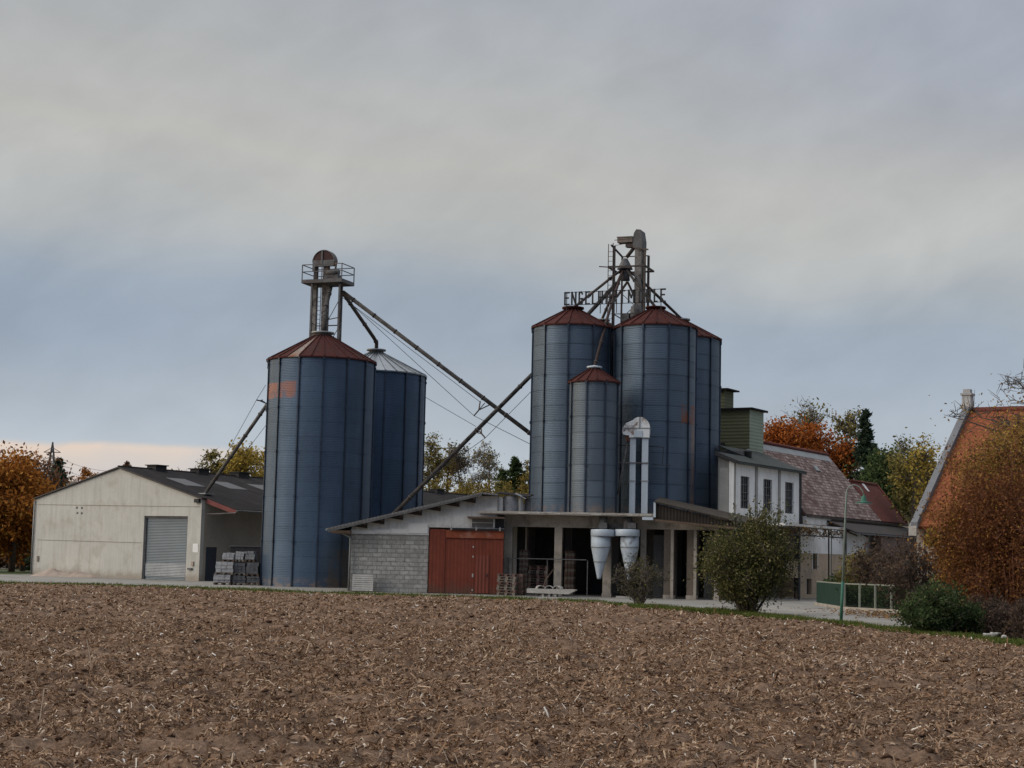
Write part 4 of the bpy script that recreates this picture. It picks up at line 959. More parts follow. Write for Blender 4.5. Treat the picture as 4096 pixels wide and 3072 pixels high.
m0 = tl(1325, 1110)[0]; mb = MB(); mb.box(m0-.25, m0+.75, -.55, .1, zp+.122, zp+.55); mb.tube([(m0-.2, -.25, zp+.75), (m0+.7, -.25, zp+.75)], .2, 10); mb.build('motor', m_greysteel, tw)
mb = MB(); mb.bar((m0+.35, -.2, zp+.55), (m0+.45, -.2, zhd), .1); mb.bar((m0+.1, -.2, zhd-.05), (m0+.5, -.2, zhd-.05), .07); mb.build('motor_bracket', m_darkmetal, tw)
q0, q1 = tl(1253, 1300, -.7)[0], tl(1363, 1300, .2)[0]
posts = [(c0+.28, -.75), (q1+.22, -.6), (q1-.35, .9), (c0-.2, .9)]
for x, y in posts:
    mb = MB(); mb.bar((x, y, 0), (x, y, zp-.001), .12); mb.build('post', m_greysteel, tw)
mb = MB()
zz = [8+1.9*k for k in range(7)]
for z0, z1 in zip(zz, zz[1:]):
    for (a, b) in ((1, 2), (0, 3)):
        A, B = posts[a], posts[b]
        mb.bar((*A, z0), (*B, z0), .06); mb.bar((*A, z0), (*B, z1), .04); mb.bar((*B, z0), (*A, z1), .04)
    mb.bar((*posts[3], z0), (*posts[2], z0), .07)
    mb.bar((c3+.02, .1, z0+.3), (posts[1][0], posts[1][1], z0+.3), .06); mb.bar((c3, .1, z0+.3), (posts[1][0], posts[1][1], z0+1.5), .035)
mb.build('bracing', m_greysteel, tw)
mb = MB(); lx = (c1+c2)/2
mb.bar((lx-.12, -.1, 8), (lx-.12, -.1, zp), .04); mb.bar((lx+.12, -.1, 8), (lx+.12, -.1, zp), .04)
for k in range(38): mb.bar((lx-.12, -.1, 8.2+.3*k), (lx+.12, -.1, 8.2+.3*k), .03)
mb.build('ladder', m_darkmetal, tw)

# ------------------------------------------------------------------ right elevator tower with distributor
TR = Frame(at(2510, 1300, 100.0).x, 100.0, 20)
def tr(px, py, v=0.0): return TR.onv(px, py, v)
tr_ = fthing(TR, 'elevator_tower', 'open steel elevator tower with cone distributor above the tall silos', 'tower', z=SLABZ)
def tz(px, py, v=0.0): q = tr(px, py, v); return q[0], q[1]-SLABZ
e0, e1 = tz(2541, 1100)[0], tz(2566, 1100)[0]; zeh = tz(2550, 996)[1]
mb = MB(); mb.box(e0, e1, -.18, .18, 0, zeh); mb.build('leg_casing', m_leg, tr_)
mb = MB(); mb.box(e0+.02, e1-.05, .5, .75, 0, zeh); mb.build('leg_casing', m_darkmetal, tr_)
pr = [tz(*q) for q in ((2536, 994), (2571, 1000), (2572, 960), (2566, 921), (2549, 920), (2540, 934), (2535, 960))]
mb = MB(); mb.prism([(x, z) for x, z in pr], 'y', -.25, .85); hd = mb.build('head', m_greysteel, tr_)
a, b = tz(2474, 974), tz(2535, 951); mb = MB(); mb.box(a[0], b[0]-.002, -.3, .3, a[1], b[1]); mb.box(a[0]-.03, b[0], -.33, .33, b[1]+.001, b[1]+.05); x = mb.build('drive_guard', M('rusty_guard', (.17, .14, .12), var=.4, scale=2, dirt=(.10, .045, .03), dirt_amt=1.0), hd)
a, b = tz(2505, 990), tz(2538, 975); mb = MB(); mb.prism([a, (b[0], a[1]-.05), b, (a[0], b[1])], 'y', -.2, .2); mb.build('motor', m_darkmetal, hd)
a, b = tz(2537, 990), tz(2506, 1030); mb = MB(); mb.tube([(a[0], 0, a[1]), (b[0], 0, b[1])], .12, 8); mb.build('feed_spout', m_darkmetal, tr_)
cx, cz = tz(2500, 1077); ct = tz(2500, 1036)[1]; rb = (tz(2531, 1077)[0]-tz(2469, 1077)[0])/2
mb = MB(); mb.lathe([(rb, cz), (rb*.33, ct), (rb*.3, ct+.02)], 16, (cx, 0, 0), smooth=False); mb.build('distributor_cone', m_greysteel, tr_)
d0, dz0 = tz(2486, 1123); d1, dz1 = tz(2519, 1084); mb = MB(); mb.lathe([((d1-d0)/2*1.05, dz0), ((d1-d0)/2*.8, cz-.001)], 14, ((d0+d1)/2, 0, 0)); mb.build('distributor_drum', M('drum_grey', (.10, .105, .12), rough=.6), tr_)
x0 = tz(2428, 1077, -.9)[0]; x1 = tz(2580, 1077, -.9)[0]; 
mb = MB()
for y in (-.95, 1.15): mb.bar((x0+.1, y, cz), (x1, y, cz), .10)
for x in (x0+.1, x1): mb.bar((x, -.95, cz), (x, 1.15, cz), .10)
mb.bar((x0-.5, -.95, cz+.06), (x0+.1, -.95, cz), .06); mb.build('ring_beam', m_darkmetal, tr_)
pl = [(tz(2456, 1100, -.9)[0], -.9), (tz(2578, 1100, -.9)[0], -.9), (tz(2578, 1100, -.9)[0]-.3, 1.1), (tz(2488, 1100, 1.1)[0], 1.1)]
zt_ = tz(2487, 1014)[1]; zt0 = tz(2447, 995)[1]
for k, (x, y) in enumerate(pl):
    mb = MB(); mb.bar((x, y, 0), (x, y, [zt0, zt_, zt_, zt_][k]), .13 if k != 3 else .10); mb.build('post', m_darkmetal, tr_)
mb = MB(); mb.bar((pl[0][0]-.2, -.9, zt0+.05), (pl[3][0], 1.1, zt_), .09); mb.bar((pl[3][0], 1.1, zt_), (pl[2][0], 1.1, zt_), .06); mb.bar((e0, -.5, zt_+.25), (pl[1][0]+.2, -.9, zt_), .09); mb.bar((pl[0][0], -.9, zt0), (pl[3][0]+.7, .2, zt_+.7), .03)
mb.bar((pl[0][0], -.9, zt0+.35), (pl[0][0]+1.2, -.9, zt0+.4), .035); mb.build('top_frame', m_darkmetal, tr_)
mb = MB(); z = 9.2
for z0 in (9.3, 10.9, 12.5):
    for a, b in ((0, 1), (0, 3), (1, 2), (3, 2)):
        mb.bar((*pl[a], z0), (*pl[b], z0), .05)
    mb.bar((*pl[3], z0), (*pl[2], z0+1.6), .04); mb.bar((*pl[2], z0), (*pl[3], z0+1.6), .04)
q = tz(2510, 1127), tz(2492, 1150), tz(2533, 1176)
mb.bar((q[0][0], 0, q[0][1]), (q[1][0]-.4, 0, q[1][1]-.6), .12); mb.bar((q[0][0], 0, q[0][1]), (q[2][0], 0, q[2][1]), .12); mb.build('bracing', m_darkmetal, tr_)
mb = MB(); la, lb = tz(2436, 1100, -1.0)[0], tz(2447, 1100, -1.0)[0]; zlt = tz(2436, 976, -1.0)[1]; la -= .06; lb += .06
mb.bar((la, -1.0, 8.5), (la, -1.0, zlt), .04); mb.bar((lb, -1.0, 8.5), (lb, -1.0, zlt+.05), .045)
for k in range(int((zlt-8.6)/.3)): mb.bar((la, -1.0, 8.6+.3*k), (lb, -1.0, 8.6+.3*k), .025)
mb.build('ladder', m_darkmetal, tr_)
mb = MB(); q = tz(2548, 1240); mb.lathe([(.05, q[1]+.35), (.30, q[1]+.15), (.36, q[1]-.3), (.36, q[1]-1.2)], 14, (q[0], -.3, 0)); q = tz(2508, 1262); mb.box(q[0]-.25, q[0]+.28, -.6, -.1, q[1]-.45, q[1]+.05); mb.build('return_hopper', m_greysteel, tr_)

# ------------------------------------------------------------------ spouts between the towers, silos and roofs
def pipe(name, label, pts, r, mat, cat='spout pipe', group='grain spout pipes', flange=None):
    o = thing(name, label, cat, pts[0], 0, group); b = Vector(pts[0]); loc = [Vector(p)-b for p in pts]
    mb = MB(); mb.tube(loc, r, 10); mb.build('tube', mat, o)
    mb = MB(); tot = sum((loc[i+1]-loc[i]).length for i in range(len(loc)-1)); step = flange or 2.0; dd = step*.5
    for i in range(len(loc)-1):
        L = (loc[i+1]-loc[i]).length; d_ = (loc[i+1]-loc[i])/max(L, 1e-6)
        while dd < L: c = loc[i]+d_*dd; mb.tube([c-d_*.04, c+d_*.04], r+.035, 10); dd += step
        dd -= L
    if mb.v: mb.build('flange', m_darkmetal, o)
    return o
P1a, P1b = at(1372, 1168, 108.4), at(2260, 1839, 101.5)
pipe('spout_pipe', 'longest flaking spout pipe sloping from the left tower down behind the tall silos', [P1a, P1b], .135, m_flake)
capS2 = Vector((S2[0], S2[1], 16.15))
pipe('spout_pipe', 'bent spout pipe from the left tower to the zinc roofed silo', [at(1372, 1172, 108.8), at(1496, 1352, 110.6), capS2+Vector((0, 0, .5)), capS2], .13, m_darkmetal, flange=1.8)
capS1 = Vector((S1[0], S1[1], 16.25))
pipe('spout_pipe', 'steep pale spout pipe from the left platform into the widest silo', [at(1322, 1150, 108.0), at(1300, 1240, 106.5), capS1+Vector((.08, 0, .9)), capS1+Vector((.05, 0, 0))], .15, m_flake, flange=1.3)
r_end = on_slope(819, 1977); pe = FG.world(r_end[0], r_end[1], ZR+.13-SL*(r_end[0]-UR)+.02)
o = pipe('spout_pipe', 'spout pipe from the left tower down to the warehouse roof', [at(1256, 1348, 108.5), pe], .13, m_greysteel)
mb = MB(); mb.box(-.45, .45, -.45, .45, -.03, .05); x = mb.build('roof_flange', m_capgrey, o); x.location = pe-Vector(o.location); x.rotation_euler = (0, 0, -FG.a)
Cn = lambda px, py, v=0: TR.world(*((lambda q: (q[0], v, q[1]))(tr(px, py, v))))
P2a, P2b = Cn(2470, 1130, .3), at(1562, 2036, 98.6)
P2b.z = min(P2b.z, FS.world(0, 0, rz_(P2b.x-FS.o.x)).z+.05)
pipe('spout_pipe', 'black flaking spout pipe sloping left from the right tower to the shed roof', [P2a, at(2129, 1497, 101.6), P2b], .13, m_flake)
capS3 = Vector((S3[0], S3[1], SLABZ+12.6)); capS4 = Vector((S4[0], S4[1], SLABZ+12.6)); capS5 = Vector((S5[0], S5[1], SLABZ+12.6)); capS7 = Vector((S7[0], S7[1], SLABZ+12.6)); capS6 = Vector((S6[0], S6[1], SLABZ+8.5))
pipe('spout_pipe', 'spout pipe from the distributor to the leftmost tall silo', [Cn(2486, 1082, -.2), Cn(2466, 1094, -.4), capS3], .085, m_darkmetal)
pipe('spout_pipe', 'spout pipe from the distributor to the silo beside the olive tower', [Cn(2512, 1082), Cn(2560, 1116), capS5], .09, m_darkmetal)
pipe('spout_pipe', 'short spout pipe from the distributor to the rust patched silo', [Cn(2508, 1082, -.3), Cn(2530, 1112, -.5), capS4], .085, m_flake)
pipe('spout_pipe', 'spout pipe from the distributor to the hidden silo behind the sign', [Cn(2492, 1082, .2), Cn(2478, 1112, .5), capS7], .085, m_darkmetal)
pipe('spout_pipe', 'rusty spout pipe running down to the short narrow silo', [Cn(2492, 1084, -.3), Cn(2474, 1130, -.7), at(2432, 1262, 97.4), capS6], .085, M('dull_brown_pipe', (.055, .036, .032), var=.4))
# stay brackets and cables
def bracket(label, p, q, tip, D):
    o = thing('stay_bracket', label, 'bracket', p, 0, 'stay brackets'); b = Vector(p)
    mb = MB(); q, t_ = Vector(q)-b, Vector(tip)-b; m = (q*.5)*.45+t_*.55
    mb.bar((0, 0, 0), m, .07); mb.bar(q, m, .07); mb.bar(m, t_, .07); mb.bar(q*.5+Vector((0, -.05, 0)), m, .05); mb.build('strut', m_darkmetal, o)
t1 = at(1896, 1663, 103.3); t2 = at(1941, 1752, 100.0)
bracket('black strut bracket under the long spout pipe', at(1921, 1605, 103.8), at(1957, 1620, 103.5), t1, 103.5)
bracket('black strut bracket under the spout pipe that reaches the shed roof', at(1893, 1727, 100.3), at(1923, 1700, 100.5), t2, 100)
def cable(label, pts, r=.018, group='thin stay cables'):
    o = thing('stay_cable', label, 'cable', pts[0], 0, group); b = Vector(pts[0]); mb = MB(); mb.tube([Vector(p)-b for p in pts], r, 4); mb.build('strand', m_black, o)
cable('thin cable from the left tower to the bracket under the long pipe and beyond', [at(1366, 1180, 108.5), t1, at(2124, 1778, 102)])
cable('thin cable close under the long spout pipe', [at(1370, 1190, 108.5), at(1918, 1606, 103.8)])
cable('thin cable holding the bracket of the shed roof pipe', [at(2160, 1530, 101.6), t2, at(1700, 1925, 99)])
cable('thin cable from the zinc roofed silo to the shed roof pipe', [at(1700, 1588, 112), at(1904, 1706, 100.4)])
cable('thin stay cable left of the warehouse roof pipe', [at(1063, 1540, 106.5), at(1026, 1600, 108), at(870, 1880, 118)])
cable('thin stay cable right of the warehouse roof pipe', [at(1072, 1690, 107), at(985, 1805, 112)])
bracket('small black strut bracket on the warehouse roof pipe', at(1066, 1614, 108.6), at(1050, 1600, 108.6), at(1026, 1600, 108), 108)

# ------------------------------------------------------------------ letter sign on the silo roofs
sa, sb = at(2256, 1222, 97.4), at(2663, 1208, 95.3)
sgd = Vector((sb.x-sa.x, sb.y-sa.y, 0)); SLn = sgd.length; ang = math.atan2(sgd.y, sgd.x)
sg = thing('roof_sign', 'black openwork sign reading ENGELHARTMÜHLE on the tall silo roofs', 'sign', sa, ang)
H = (at(2256, 1168, 97.4)-sa).z; T = .105
STROKE = {'E': [((0, 0), (0, 1)), ((0, 1), (1, 1)), ((0, .55), (.8, .55)), ((0, 0), (1, 0))], 'N': [((0, 0), (0, 1)), ((0, 1), (1, 0)), ((1, 0), (1, 1))],
          'G': [((1, .86), (.7, 1)), ((.7, 1), (.12, 1)), ((.12, 1), (0, .85)), ((0, .85), (0, .1)), ((0, .1), (.15, 0)), ((.15, 0), (.85, 0)), ((.85, 0), (1, .1)), ((1, .1), (1, .45)), ((1, .45), (.55, .45))],
          'L': [((0, 1), (0, 0)), ((0, 0), (1, 0))], 'H': [((0, 0), (0, 1)), ((1, 0), (1, 1)), ((0, .52), (1, .52))],
          'A': [((0, 0), (0, .9)), ((0, .9), (.2, 1)), ((.2, 1), (.8, 1)), ((.8, 1), (1, .9)), ((1, .9), (1, 0)), ((0, .5), (1, .5))],
          'R': [((0, 0), (0, 1)), ((0, 1), (.85, 1)), ((.85, 1), (1, .88)), ((1, .88), (1, .62)), ((1, .62), (.85, .5)), ((.85, .5), (0, .5)), ((.45, .5), (1, 0))],
          'T': [((.5, 0), (.5, 1)), ((0, 1), (1, 1))], 'M': [((0, 0), (0, 1)), ((0, 1), (.5, .4)), ((.5, .4), (1, 1)), ((1, 1), (1, 0))],
          'U': [((0, .86), (0, .1)), ((0, .1), (.15, 0)), ((.15, 0), (.85, 0)), ((.85, 0), (1, .1)), ((1, .1), (1, .86)), ((.25, .98), (.25, 1.06)), ((.75, .98), (.75, 1.06))]}
lay = [('E', 240, 335), ('N', 360, 455), ('G', 487, 567), ('E', 602, 687), ('L', 717, 787), ('H', 822, 910), ('A', 950, 1040), ('R', 1072, 1150), ('T', 1185, 1285), ('M', 1330, 1445), ('U', 1512, 1592), ('H', 1632, 1717), ('L', 1762, 1832), ('E', 1872, 1966)]
tiltz = (at(2663, 1208, 95.3)-sa).z/SLn
for ch, a, b in lay:
    x0, x1 = (a-240)/1726*SLn, (b-240)/1726*SLn; mb = MB(); w = x1-x0
    for (p, q) in STROKE[ch]:
        A = Vector((x0+T/2+p[0]*(w-T), 0, tiltz*x0+T/2+p[1]*(H-T))); B = Vector((x0+T/2+q[0]*(w-T), 0, tiltz*x0+T/2+q[1]*(H-T)))
        dd = (B-A).normalized()*T*.45; mb.bar(A-dd, B+dd, T*.9, .06, up=(0, 1, 0))
    mb.build('letter', m_black, sg)
mb = MB(); mb.bar((0, .05, H-.03), (SLn, .05, tiltz*SLn+H-.03), .035); mb.bar((0, .05, .02), (SLn, .05, tiltz*SLn+.02), .035)
for x in (.15, SLn*.36, SLn*.52, SLn*.7, SLn-.3): mb.bar((x, .05, tiltz*x+H), (x, .05, tiltz*x-.55), .04)
mb.build('carrying_frame', m_black, sg)
# ------------------------------------------------------------------ mill buildings (right)
FM = Frame(at(2935, 1950, 95).x, 95, 31)
ax = fthing(FM, 'mill_annex', 'white upper storey of the mill with three tall barred windows', 'mill')
VA = FM.onu(3203, 1960, 0)[0]; ZA = 8.05; ZF = 4.6
wins = []
for (x0, x1, y0, y1) in ((2963, 2997, 1903, 2036), (3054, 3088, 1915, 2046), (3141, 3174, 1927, 2056)):
    v0, zt = FM.onu(x0, y0, 0); v1, zb = FM.onu(x1, y1, 0); wins.append((v0, v1, zb, zt))
mb = MB(); vv = [0]+[q for w in wins for q in w[:2]]+[VA]
for i in range(0, 8, 2): mb.box(-.3, 0, vv[i], vv[i+1], ZF, ZA)
for v0, v1, zb, zt in wins: mb.box(-.3, 0, v0, v1, zt, ZA); mb.box(-.3, 0, v0, v1, ZF, zb)
mb.build('wall', m_whiteclean, ax)
for v0, v1, zb, zt in wins:
    mb = MB(); mb.box(-.18, -.15, v0, v1, zb, zt); wn = mb.build('window', m_glass, ax)
    mb = MB(); n = 4
    for k in range(n+1): v = v0+.03+(v1-v0-.06)*k/n; mb.box(-.149, -.10, v-.022, v+.022, zb, zt)
    for k in range(5): z = zb+.03+(zt-zb-.06)*k/4; mb.box(-.10, -.075, v0, v1, z-.025, z+.025)
    mb.build('glazing_bars', m_greysteel, wn)
pgrey = M('grey_pilaster', (.27, .265, .25), var=.2)
for px in (3024, 3116):
    v = FM.onu(px, 1950, 0)[0]; mb = MB(); mb.box(.001, .06, v-.16, v+.16, ZF, ZA-.02); mb.build('pilaster', pgrey, ax)
mb = MB(); mb.box(.001, .07, VA-.28, VA-.002, ZF, ZA-.02); mb.build('pilaster', m_black, ax)
mb = MB(); mb.box(.001, .05, .002, .2, ZF, ZA-.02); mb.build('pilaster', pgrey, ax)
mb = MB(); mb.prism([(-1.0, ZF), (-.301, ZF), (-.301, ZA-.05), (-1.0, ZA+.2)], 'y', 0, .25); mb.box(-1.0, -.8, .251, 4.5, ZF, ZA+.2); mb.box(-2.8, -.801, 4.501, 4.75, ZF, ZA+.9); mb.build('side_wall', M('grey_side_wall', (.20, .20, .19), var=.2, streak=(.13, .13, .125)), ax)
mb = MB(); mb.box(-.9, -.32, -.03, -.001, ZF, ZA-.45); mb.build('corner_strip', pgrey, ax)
mb = MB(); mb.slab([(.35, -.25, ZA-.05), (.35, VA+.1, ZA-.05), (-1.05, VA+.1, ZA+.51), (-1.05, -.25, ZA+.51)], .1); mb.slab([(-1.051, 4.3, ZA+.51), (-1.051, VA+.1, ZA+.51), (-2.9, VA+.1, ZA+1.25), (-2.9, 4.3, ZA+1.25)], .1); mb.box(.3, .38, -.25, VA+.1, ZA-.22, ZA-.10); rfa = mb.build('roof', m_annexroof, ax)
mb = MB(); mb.bar((.3, -.27, ZA-.12), (-1.08, -.27, ZA+.43), .06, .22); mb.build('verge_board', m_black, rfa)
v, _ = FM.onu(3005, 1848, -.8); mb = MB(); mb.lathe([(.22, 0), (.22, .35), (.3, .36), (.05, .55)], 10, (-1.0, v, ZA+.45)); mb.build('vent', m_greysteel, rfa)
# ground floor
gf = fthing(FM, 'mill_ground_floor', 'tan and white plastered ground floor of the mill behind the large shrub', 'mill')
U0 = 1.3
vs = FM.onu(3198, 2300, U0)[0]; vend = 24.0
zwb = FM.onu(3290, 2215, U0)[1]; ztop = 4.35
def hole_wall(mb, u0, u1, v0, v1, z0, z1, holes):
    vs_ = sorted({v0, v1, *[h[0] for h in holes], *[h[1] for h in holes]})
    for a, b in zip(vs_, vs_[1:]):
        m_ = (a+b)/2; cuts = sorted([(h[2], h[3]) for h in holes if h[0] < m_ < h[1]]); z = z0
        for c in cuts:
            if c[0] > z: mb.box(u0, u1, a, b, z, c[0])
            z = c[1]
        if z < z1: mb.box(u0, u1, a, b, z, z1)
w1 = (FM.onu(3250, 2240, U0)[0], FM.onu(3268, 2240, U0)[0], FM.onu(3258, 2276, U0)[1], FM.onu(3258, 2211, U0)[1])
w2 = (FM.onu(3227, 2340, U0)[0], FM.onu(3246, 2340, U0)[0], max(.02, FM.onu(3236, 2378, U0)[1]), FM.onu(3236, 2315, U0)[1])
mb = MB(); hole_wall(mb, U0-.35, U0, vs, vend, 0, zwb, [(w1[0], w1[1], w1[2], zwb), w2] if w1[3] > zwb else [w1, w2]); mb.build('wall', m_tan, gf)
mb = MB(); mb.box(U0-.35, U0+.005, vs, vend, zwb+.001, ztop); mb.build('upper_band', m_whiteclean, gf)
mb = MB(); mb.box(U0-.2, U0-.15, w1[0], w1[1], w1[2], min(w1[3], zwb)); x = mb.build('window', m_glass, gf)
mb = MB(); mb.box(U0+.001, U0+.03, w1[0]-.12, w1[0]-.001, w1[2], w1[3]); mb.box(U0+.001, U0+.03, w1[1]+.001, w1[1]+.12, w1[2], w1[3]); mb.build('frame', m_white, x)
mb = MB(); mb.box(U0-.25, U0-.2, *w2[:2], w2[2], w2[3]); mb.build('door', m_black, gf)
mb = MB(); mb.box(-1.0, U0-.36, 0, .3, 0, ZF-.01); mb.box(-.3, -.05, .301, vs, 0, ZF-.01); mb.build('shaded_wall', M('shade_grey_plaster', (.16, .145, .125), var=.3, streak=(.10, .09, .08)), gf)  # shade of this left part is put into the darker grey colour
vb0 = FM.onu(3128, 2300, U0)[0]
mb = MB(); mb.box(U0-.3, U0-.02, vb0, vs-.12, 1.25, 2.3); mb.build('low_wall', m_tan, gf)
mb = MB(); mb.box(U0-.32, U0+.06, vs-.11, vs-.001, 0, ztop); mb.build('downpipe', m_black, gf)
mb = MB(); mb.box(-2.8, U0-.1, .301, vs+.1, ZF-.009, ZF+.08) if False else None
# pergola roof before the wall, on thin posts
pg = fthing(FM, 'pergola', 'flat white slab roof with lattice on thin black posts by the mill wall', 'pergola')
UP = 3.2; v0, zs = FM.onu(3140, 2100, UP); v1, _ = FM.onu(3378, 2104, UP)
mb = MB(); mb.box(U0+.05, UP, v0, v1, zs-.02, zs+.12); mb.build('slab', m_white, pg)
mb = MB(); zl = zs-.55
mb.box(UP-.06, UP, v0+.9, v1, zl, zl+.07); n = 9
for k in range(n):
    a, b = v0+.9+(v1-v0-.9)*k/n, v0+.9+(v1-v0-.9)*(k+1)/n; mb.bar((UP-.03, a, zl+.07 if k % 2 else zs-.03), (UP-.03, b, zs-.03 if k % 2 else zl+.07), .04)
mb.build('lattice', m_black, pg)
for px in (3196, 3315, 3326, 3384):
    v = FM.onu(px, 2200, UP-.05)[0]; mb = MB(); mb.bar((UP-.05, v, 0), (UP-.05, v, zs-.021), .07 if px != 3326 else .05); mb.build('post', m_black if px != 3326 else m_railpale, pg)
mb = MB(); rr_ = random.Random(4)
for k in range(500):
    c = Vector((UP-.1+rr_.gauss(0, .15), v0+1+(v1-v0-1)*rr_.random(), zs-.25+rr_.gauss(0, .2))); q = [c+Vector((rr_.uniform(-.1, .1), rr_.uniform(-.1, .1), rr_.uniform(-.1, .1))) for _ in range(3)]; mb.poly(q)
x = mb.build('vine', leaf_mat('vine_leaf', [(0, (.10, .06, .03)), (.6, (.22, .12, .04)), (1, (.30, .2, .07))]), None, fix=False)
x.location = pg.location; x.rotation_euler = pg.rotation_euler; tag(x, 'rusty autumn vine hanging in the pergola lattice', 'vine')
# bench table at the low wall
c = G(3156, 2395); bt = thing('picnic_table', 'dark wooden table standing by the low tan wall behind the shrub', 'table', (c.x, c.y, 0), -R(15))
mb = MB(); mb.box(-.55, .55, -.35, .35, .70, .75); mb.build('tabletop', m_wood, bt)
for x in (-.45, .45): mb = MB(); mb.bar((x, -.3, 0), (x, .0, .70), .07); mb.bar((x, .3, 0), (x, .0, .70), .07); mb.build('leg', m_wood, bt)
mb = MB(); mb.box(-.55, .55, -.62, -.42, .40, .44); mb.box(-.5, -.42, -.6, -.44, 0, .399); mb.box(.42, .5, -.6, -.44, 0, .399); mb.build('bench', m_wood, bt)

# main mill house with the steep lichened roof, lower red roofed wing, lean-to
mh = fthing(FM, 'mill_house', 'mill house with steep weathered pink tile roof', 'house')
RU, EU, ZRm, ZEm = -3.7, .35, 10.1, 5.3
MV0, MV1 = VA+.12, 26.0
sl = (ZRm-ZEm)/(EU-RU)
mb = MB(); mb.slab([(EU, MV0, ZEm), (EU, MV1, ZEm), (RU, MV1, ZRm), (RU, MV0, ZRm)], .14); mb.slab([(RU-.001, MV0, ZRm), (RU-.001, MV1, ZRm), (2*RU-EU, MV1, ZEm), (2*RU-EU, MV0, ZEm)], .14); rfm = mb.build('roof', m_tile, mh)
mb = MB(); mb.tube([(RU, MV0, ZRm+.03), (RU, MV1, ZRm+.03)], .13, 8); mb.build('ridge', m_tilered, rfm)
mb = MB(); mb.slab([(RU+.45, MV0, ZRm-.45*sl+.02), (RU+.45, MV1-.2, ZRm-.45*sl+.02), (RU+.1, MV1-.2, ZRm-.1*sl+.02), (RU+.1, MV0, ZRm-.1*sl+.02)], .02); mb.build('ridge_flashing', m_capgrey, rfm)
mb = MB(); mb.prism([(EU-.3, 3.0), (EU-.3, ZEm-.1), (RU, ZRm-.2), (2*RU-EU+.3, ZEm-.1), (2*RU-EU+.3, 0), (EU-.3, 0)], 'y', MV0+.2, MV0+.5)
mb.prism([(EU-.3, 3.0), (EU-.3, ZEm-.1), (RU, ZRm-.2), (2*RU-EU+.3, ZEm-.1), (2*RU-EU+.3, 0), (EU-.3, 0)], 'y', MV1-.5, MV1-.2); mb.box(EU-.6, EU-.32, MV0+.501, MV1-.501, 0, ZEm-.15); mb.build('wall', m_tan, mh)
def on_roof(px, py):
    r = ray(px, py); c = Vector((0, 0, CAM_H))-FM.o; cu, ru = c.dot(FM.u), r.dot(FM.u)
    k = (ZRm-sl*(cu-RU)-CAM_H)/(r.z+sl*ru); q = c+r*k; return q.dot(FM.u), q.dot(FM.v)
a, b = on_roof(3250, 1870), on_roof(3285, 1893); Zr = lambda u: ZRm-sl*(u-RU)
vc = (a[1]+b[1])/2; mb = MB(); mb.slab([(b[0], vc-.35, Zr(b[0])+.16), (b[0], vc+.35, Zr(b[0])+.16), (a[0], vc+.35, Zr(a[0])+.16), (a[0], vc-.35, Zr(a[0])+.16)], .2); x = mb.build('roof_window', m_capgrey, rfm)
mb = MB(); mb.box(EU+.02, EU+.14, MV0, 31.5, ZEm-.20, ZEm-.08); mb.build('gutter', m_darkmetal, mh)
mb = MB(); mb.box(EU-.25, EU+.01, MV0, MV0+4.5, ZEm-.65, ZEm-.14); mb.build('fascia', m_white, mh)
wg = fthing(FM, 'mill_wing', 'lower wing with plain brown red tile roof beyond the pink roof', 'house')
WU, ZW, WV1 = -2.0, 8.2, 32.0; slw = (ZW-ZEm)/(EU-WU)
mb = MB(); mb.slab([(EU, MV1+.01, ZEm), (EU+.0, WV1, ZEm), (WU, WV1, ZW), (WU, MV1+.01, ZW)], .12); mb.slab([(WU-.001, MV1+.01, ZW), (WU-.001, WV1, ZW), (2*WU-EU, WV1, ZEm), (2*WU-EU, MV1+.01, ZEm)], .12); x = mb.build('roof', m_tilered, wg)
mb = MB(); mb.tube([(WU, MV1, ZW+.02), (WU, WV1, ZW+.02)], .11, 8); mb.tube([(EU, WV1, ZEm+.02), (WU, WV1, ZW+.02)], .1, 8); mb.build('ridge', m_tilered, x)
q = FM.onu(3463, 1938, WU+.3); mb = MB(); mb.slab([(WU+.55, q[0]-.2, ZW-.55*slw+.04), (WU+.55, q[0]+.15, ZW-.55*slw+.04), (WU-.05, q[0]+.35, ZW+.10), (WU-.05, q[0]-.3, ZW+.10)], .05); mb.build('mortar_patch', m_whiteclean, x)
mb = MB(); mb.prism([(EU-.3, 0), (EU-.3, ZEm-.15), (WU, ZW-.2), (2*WU-EU+.3, ZEm-.15), (2*WU-EU+.3, 0)], 'y', WV1-.5, WV1-.2); mb.box(EU-.6, EU-.3, MV1, WV1-.501, 0, ZEm-.15); mb.build('wall', m_tan, wg)
ln = fthing(FM, 'lean_to', 'dark lean-to roof below the eaves of the mill house', 'lean-to')
vl = FM.onu(3345, 2075, 1.0)[0]
mb = MB(); mb.slab([(EU-.1, vl, ZEm-.25), (EU-.1, 31.5, ZEm-.25), (2.4, 31.5, 4.25), (2.4, vl, 4.25)], .09); mb.build('roof', M('dark_felt_roof', (.038, .030, .027), var=.3), ln)
mb = MB(); mb.box(2.42, 2.5, vl, 31.5, 4.12, 4.2); mb.build('gutter', m_verge, ln)
mb = MB(); mb.box(2.0, 2.2, vl+5.5, 31.3, 0, 4.2); mb.build('wall', M('plum_plaster', (.17, .115, .095), var=.3, dirt=(.11, .08, .07)), ln)
mb = MB()
for k in range(8): v = vl+.4+(30-vl)*k/7; mb.bar((EU, v, ZEm-.5), (2.3, v, 4.02), .08, .12)
mb.build('rafter', m_wood, ln)

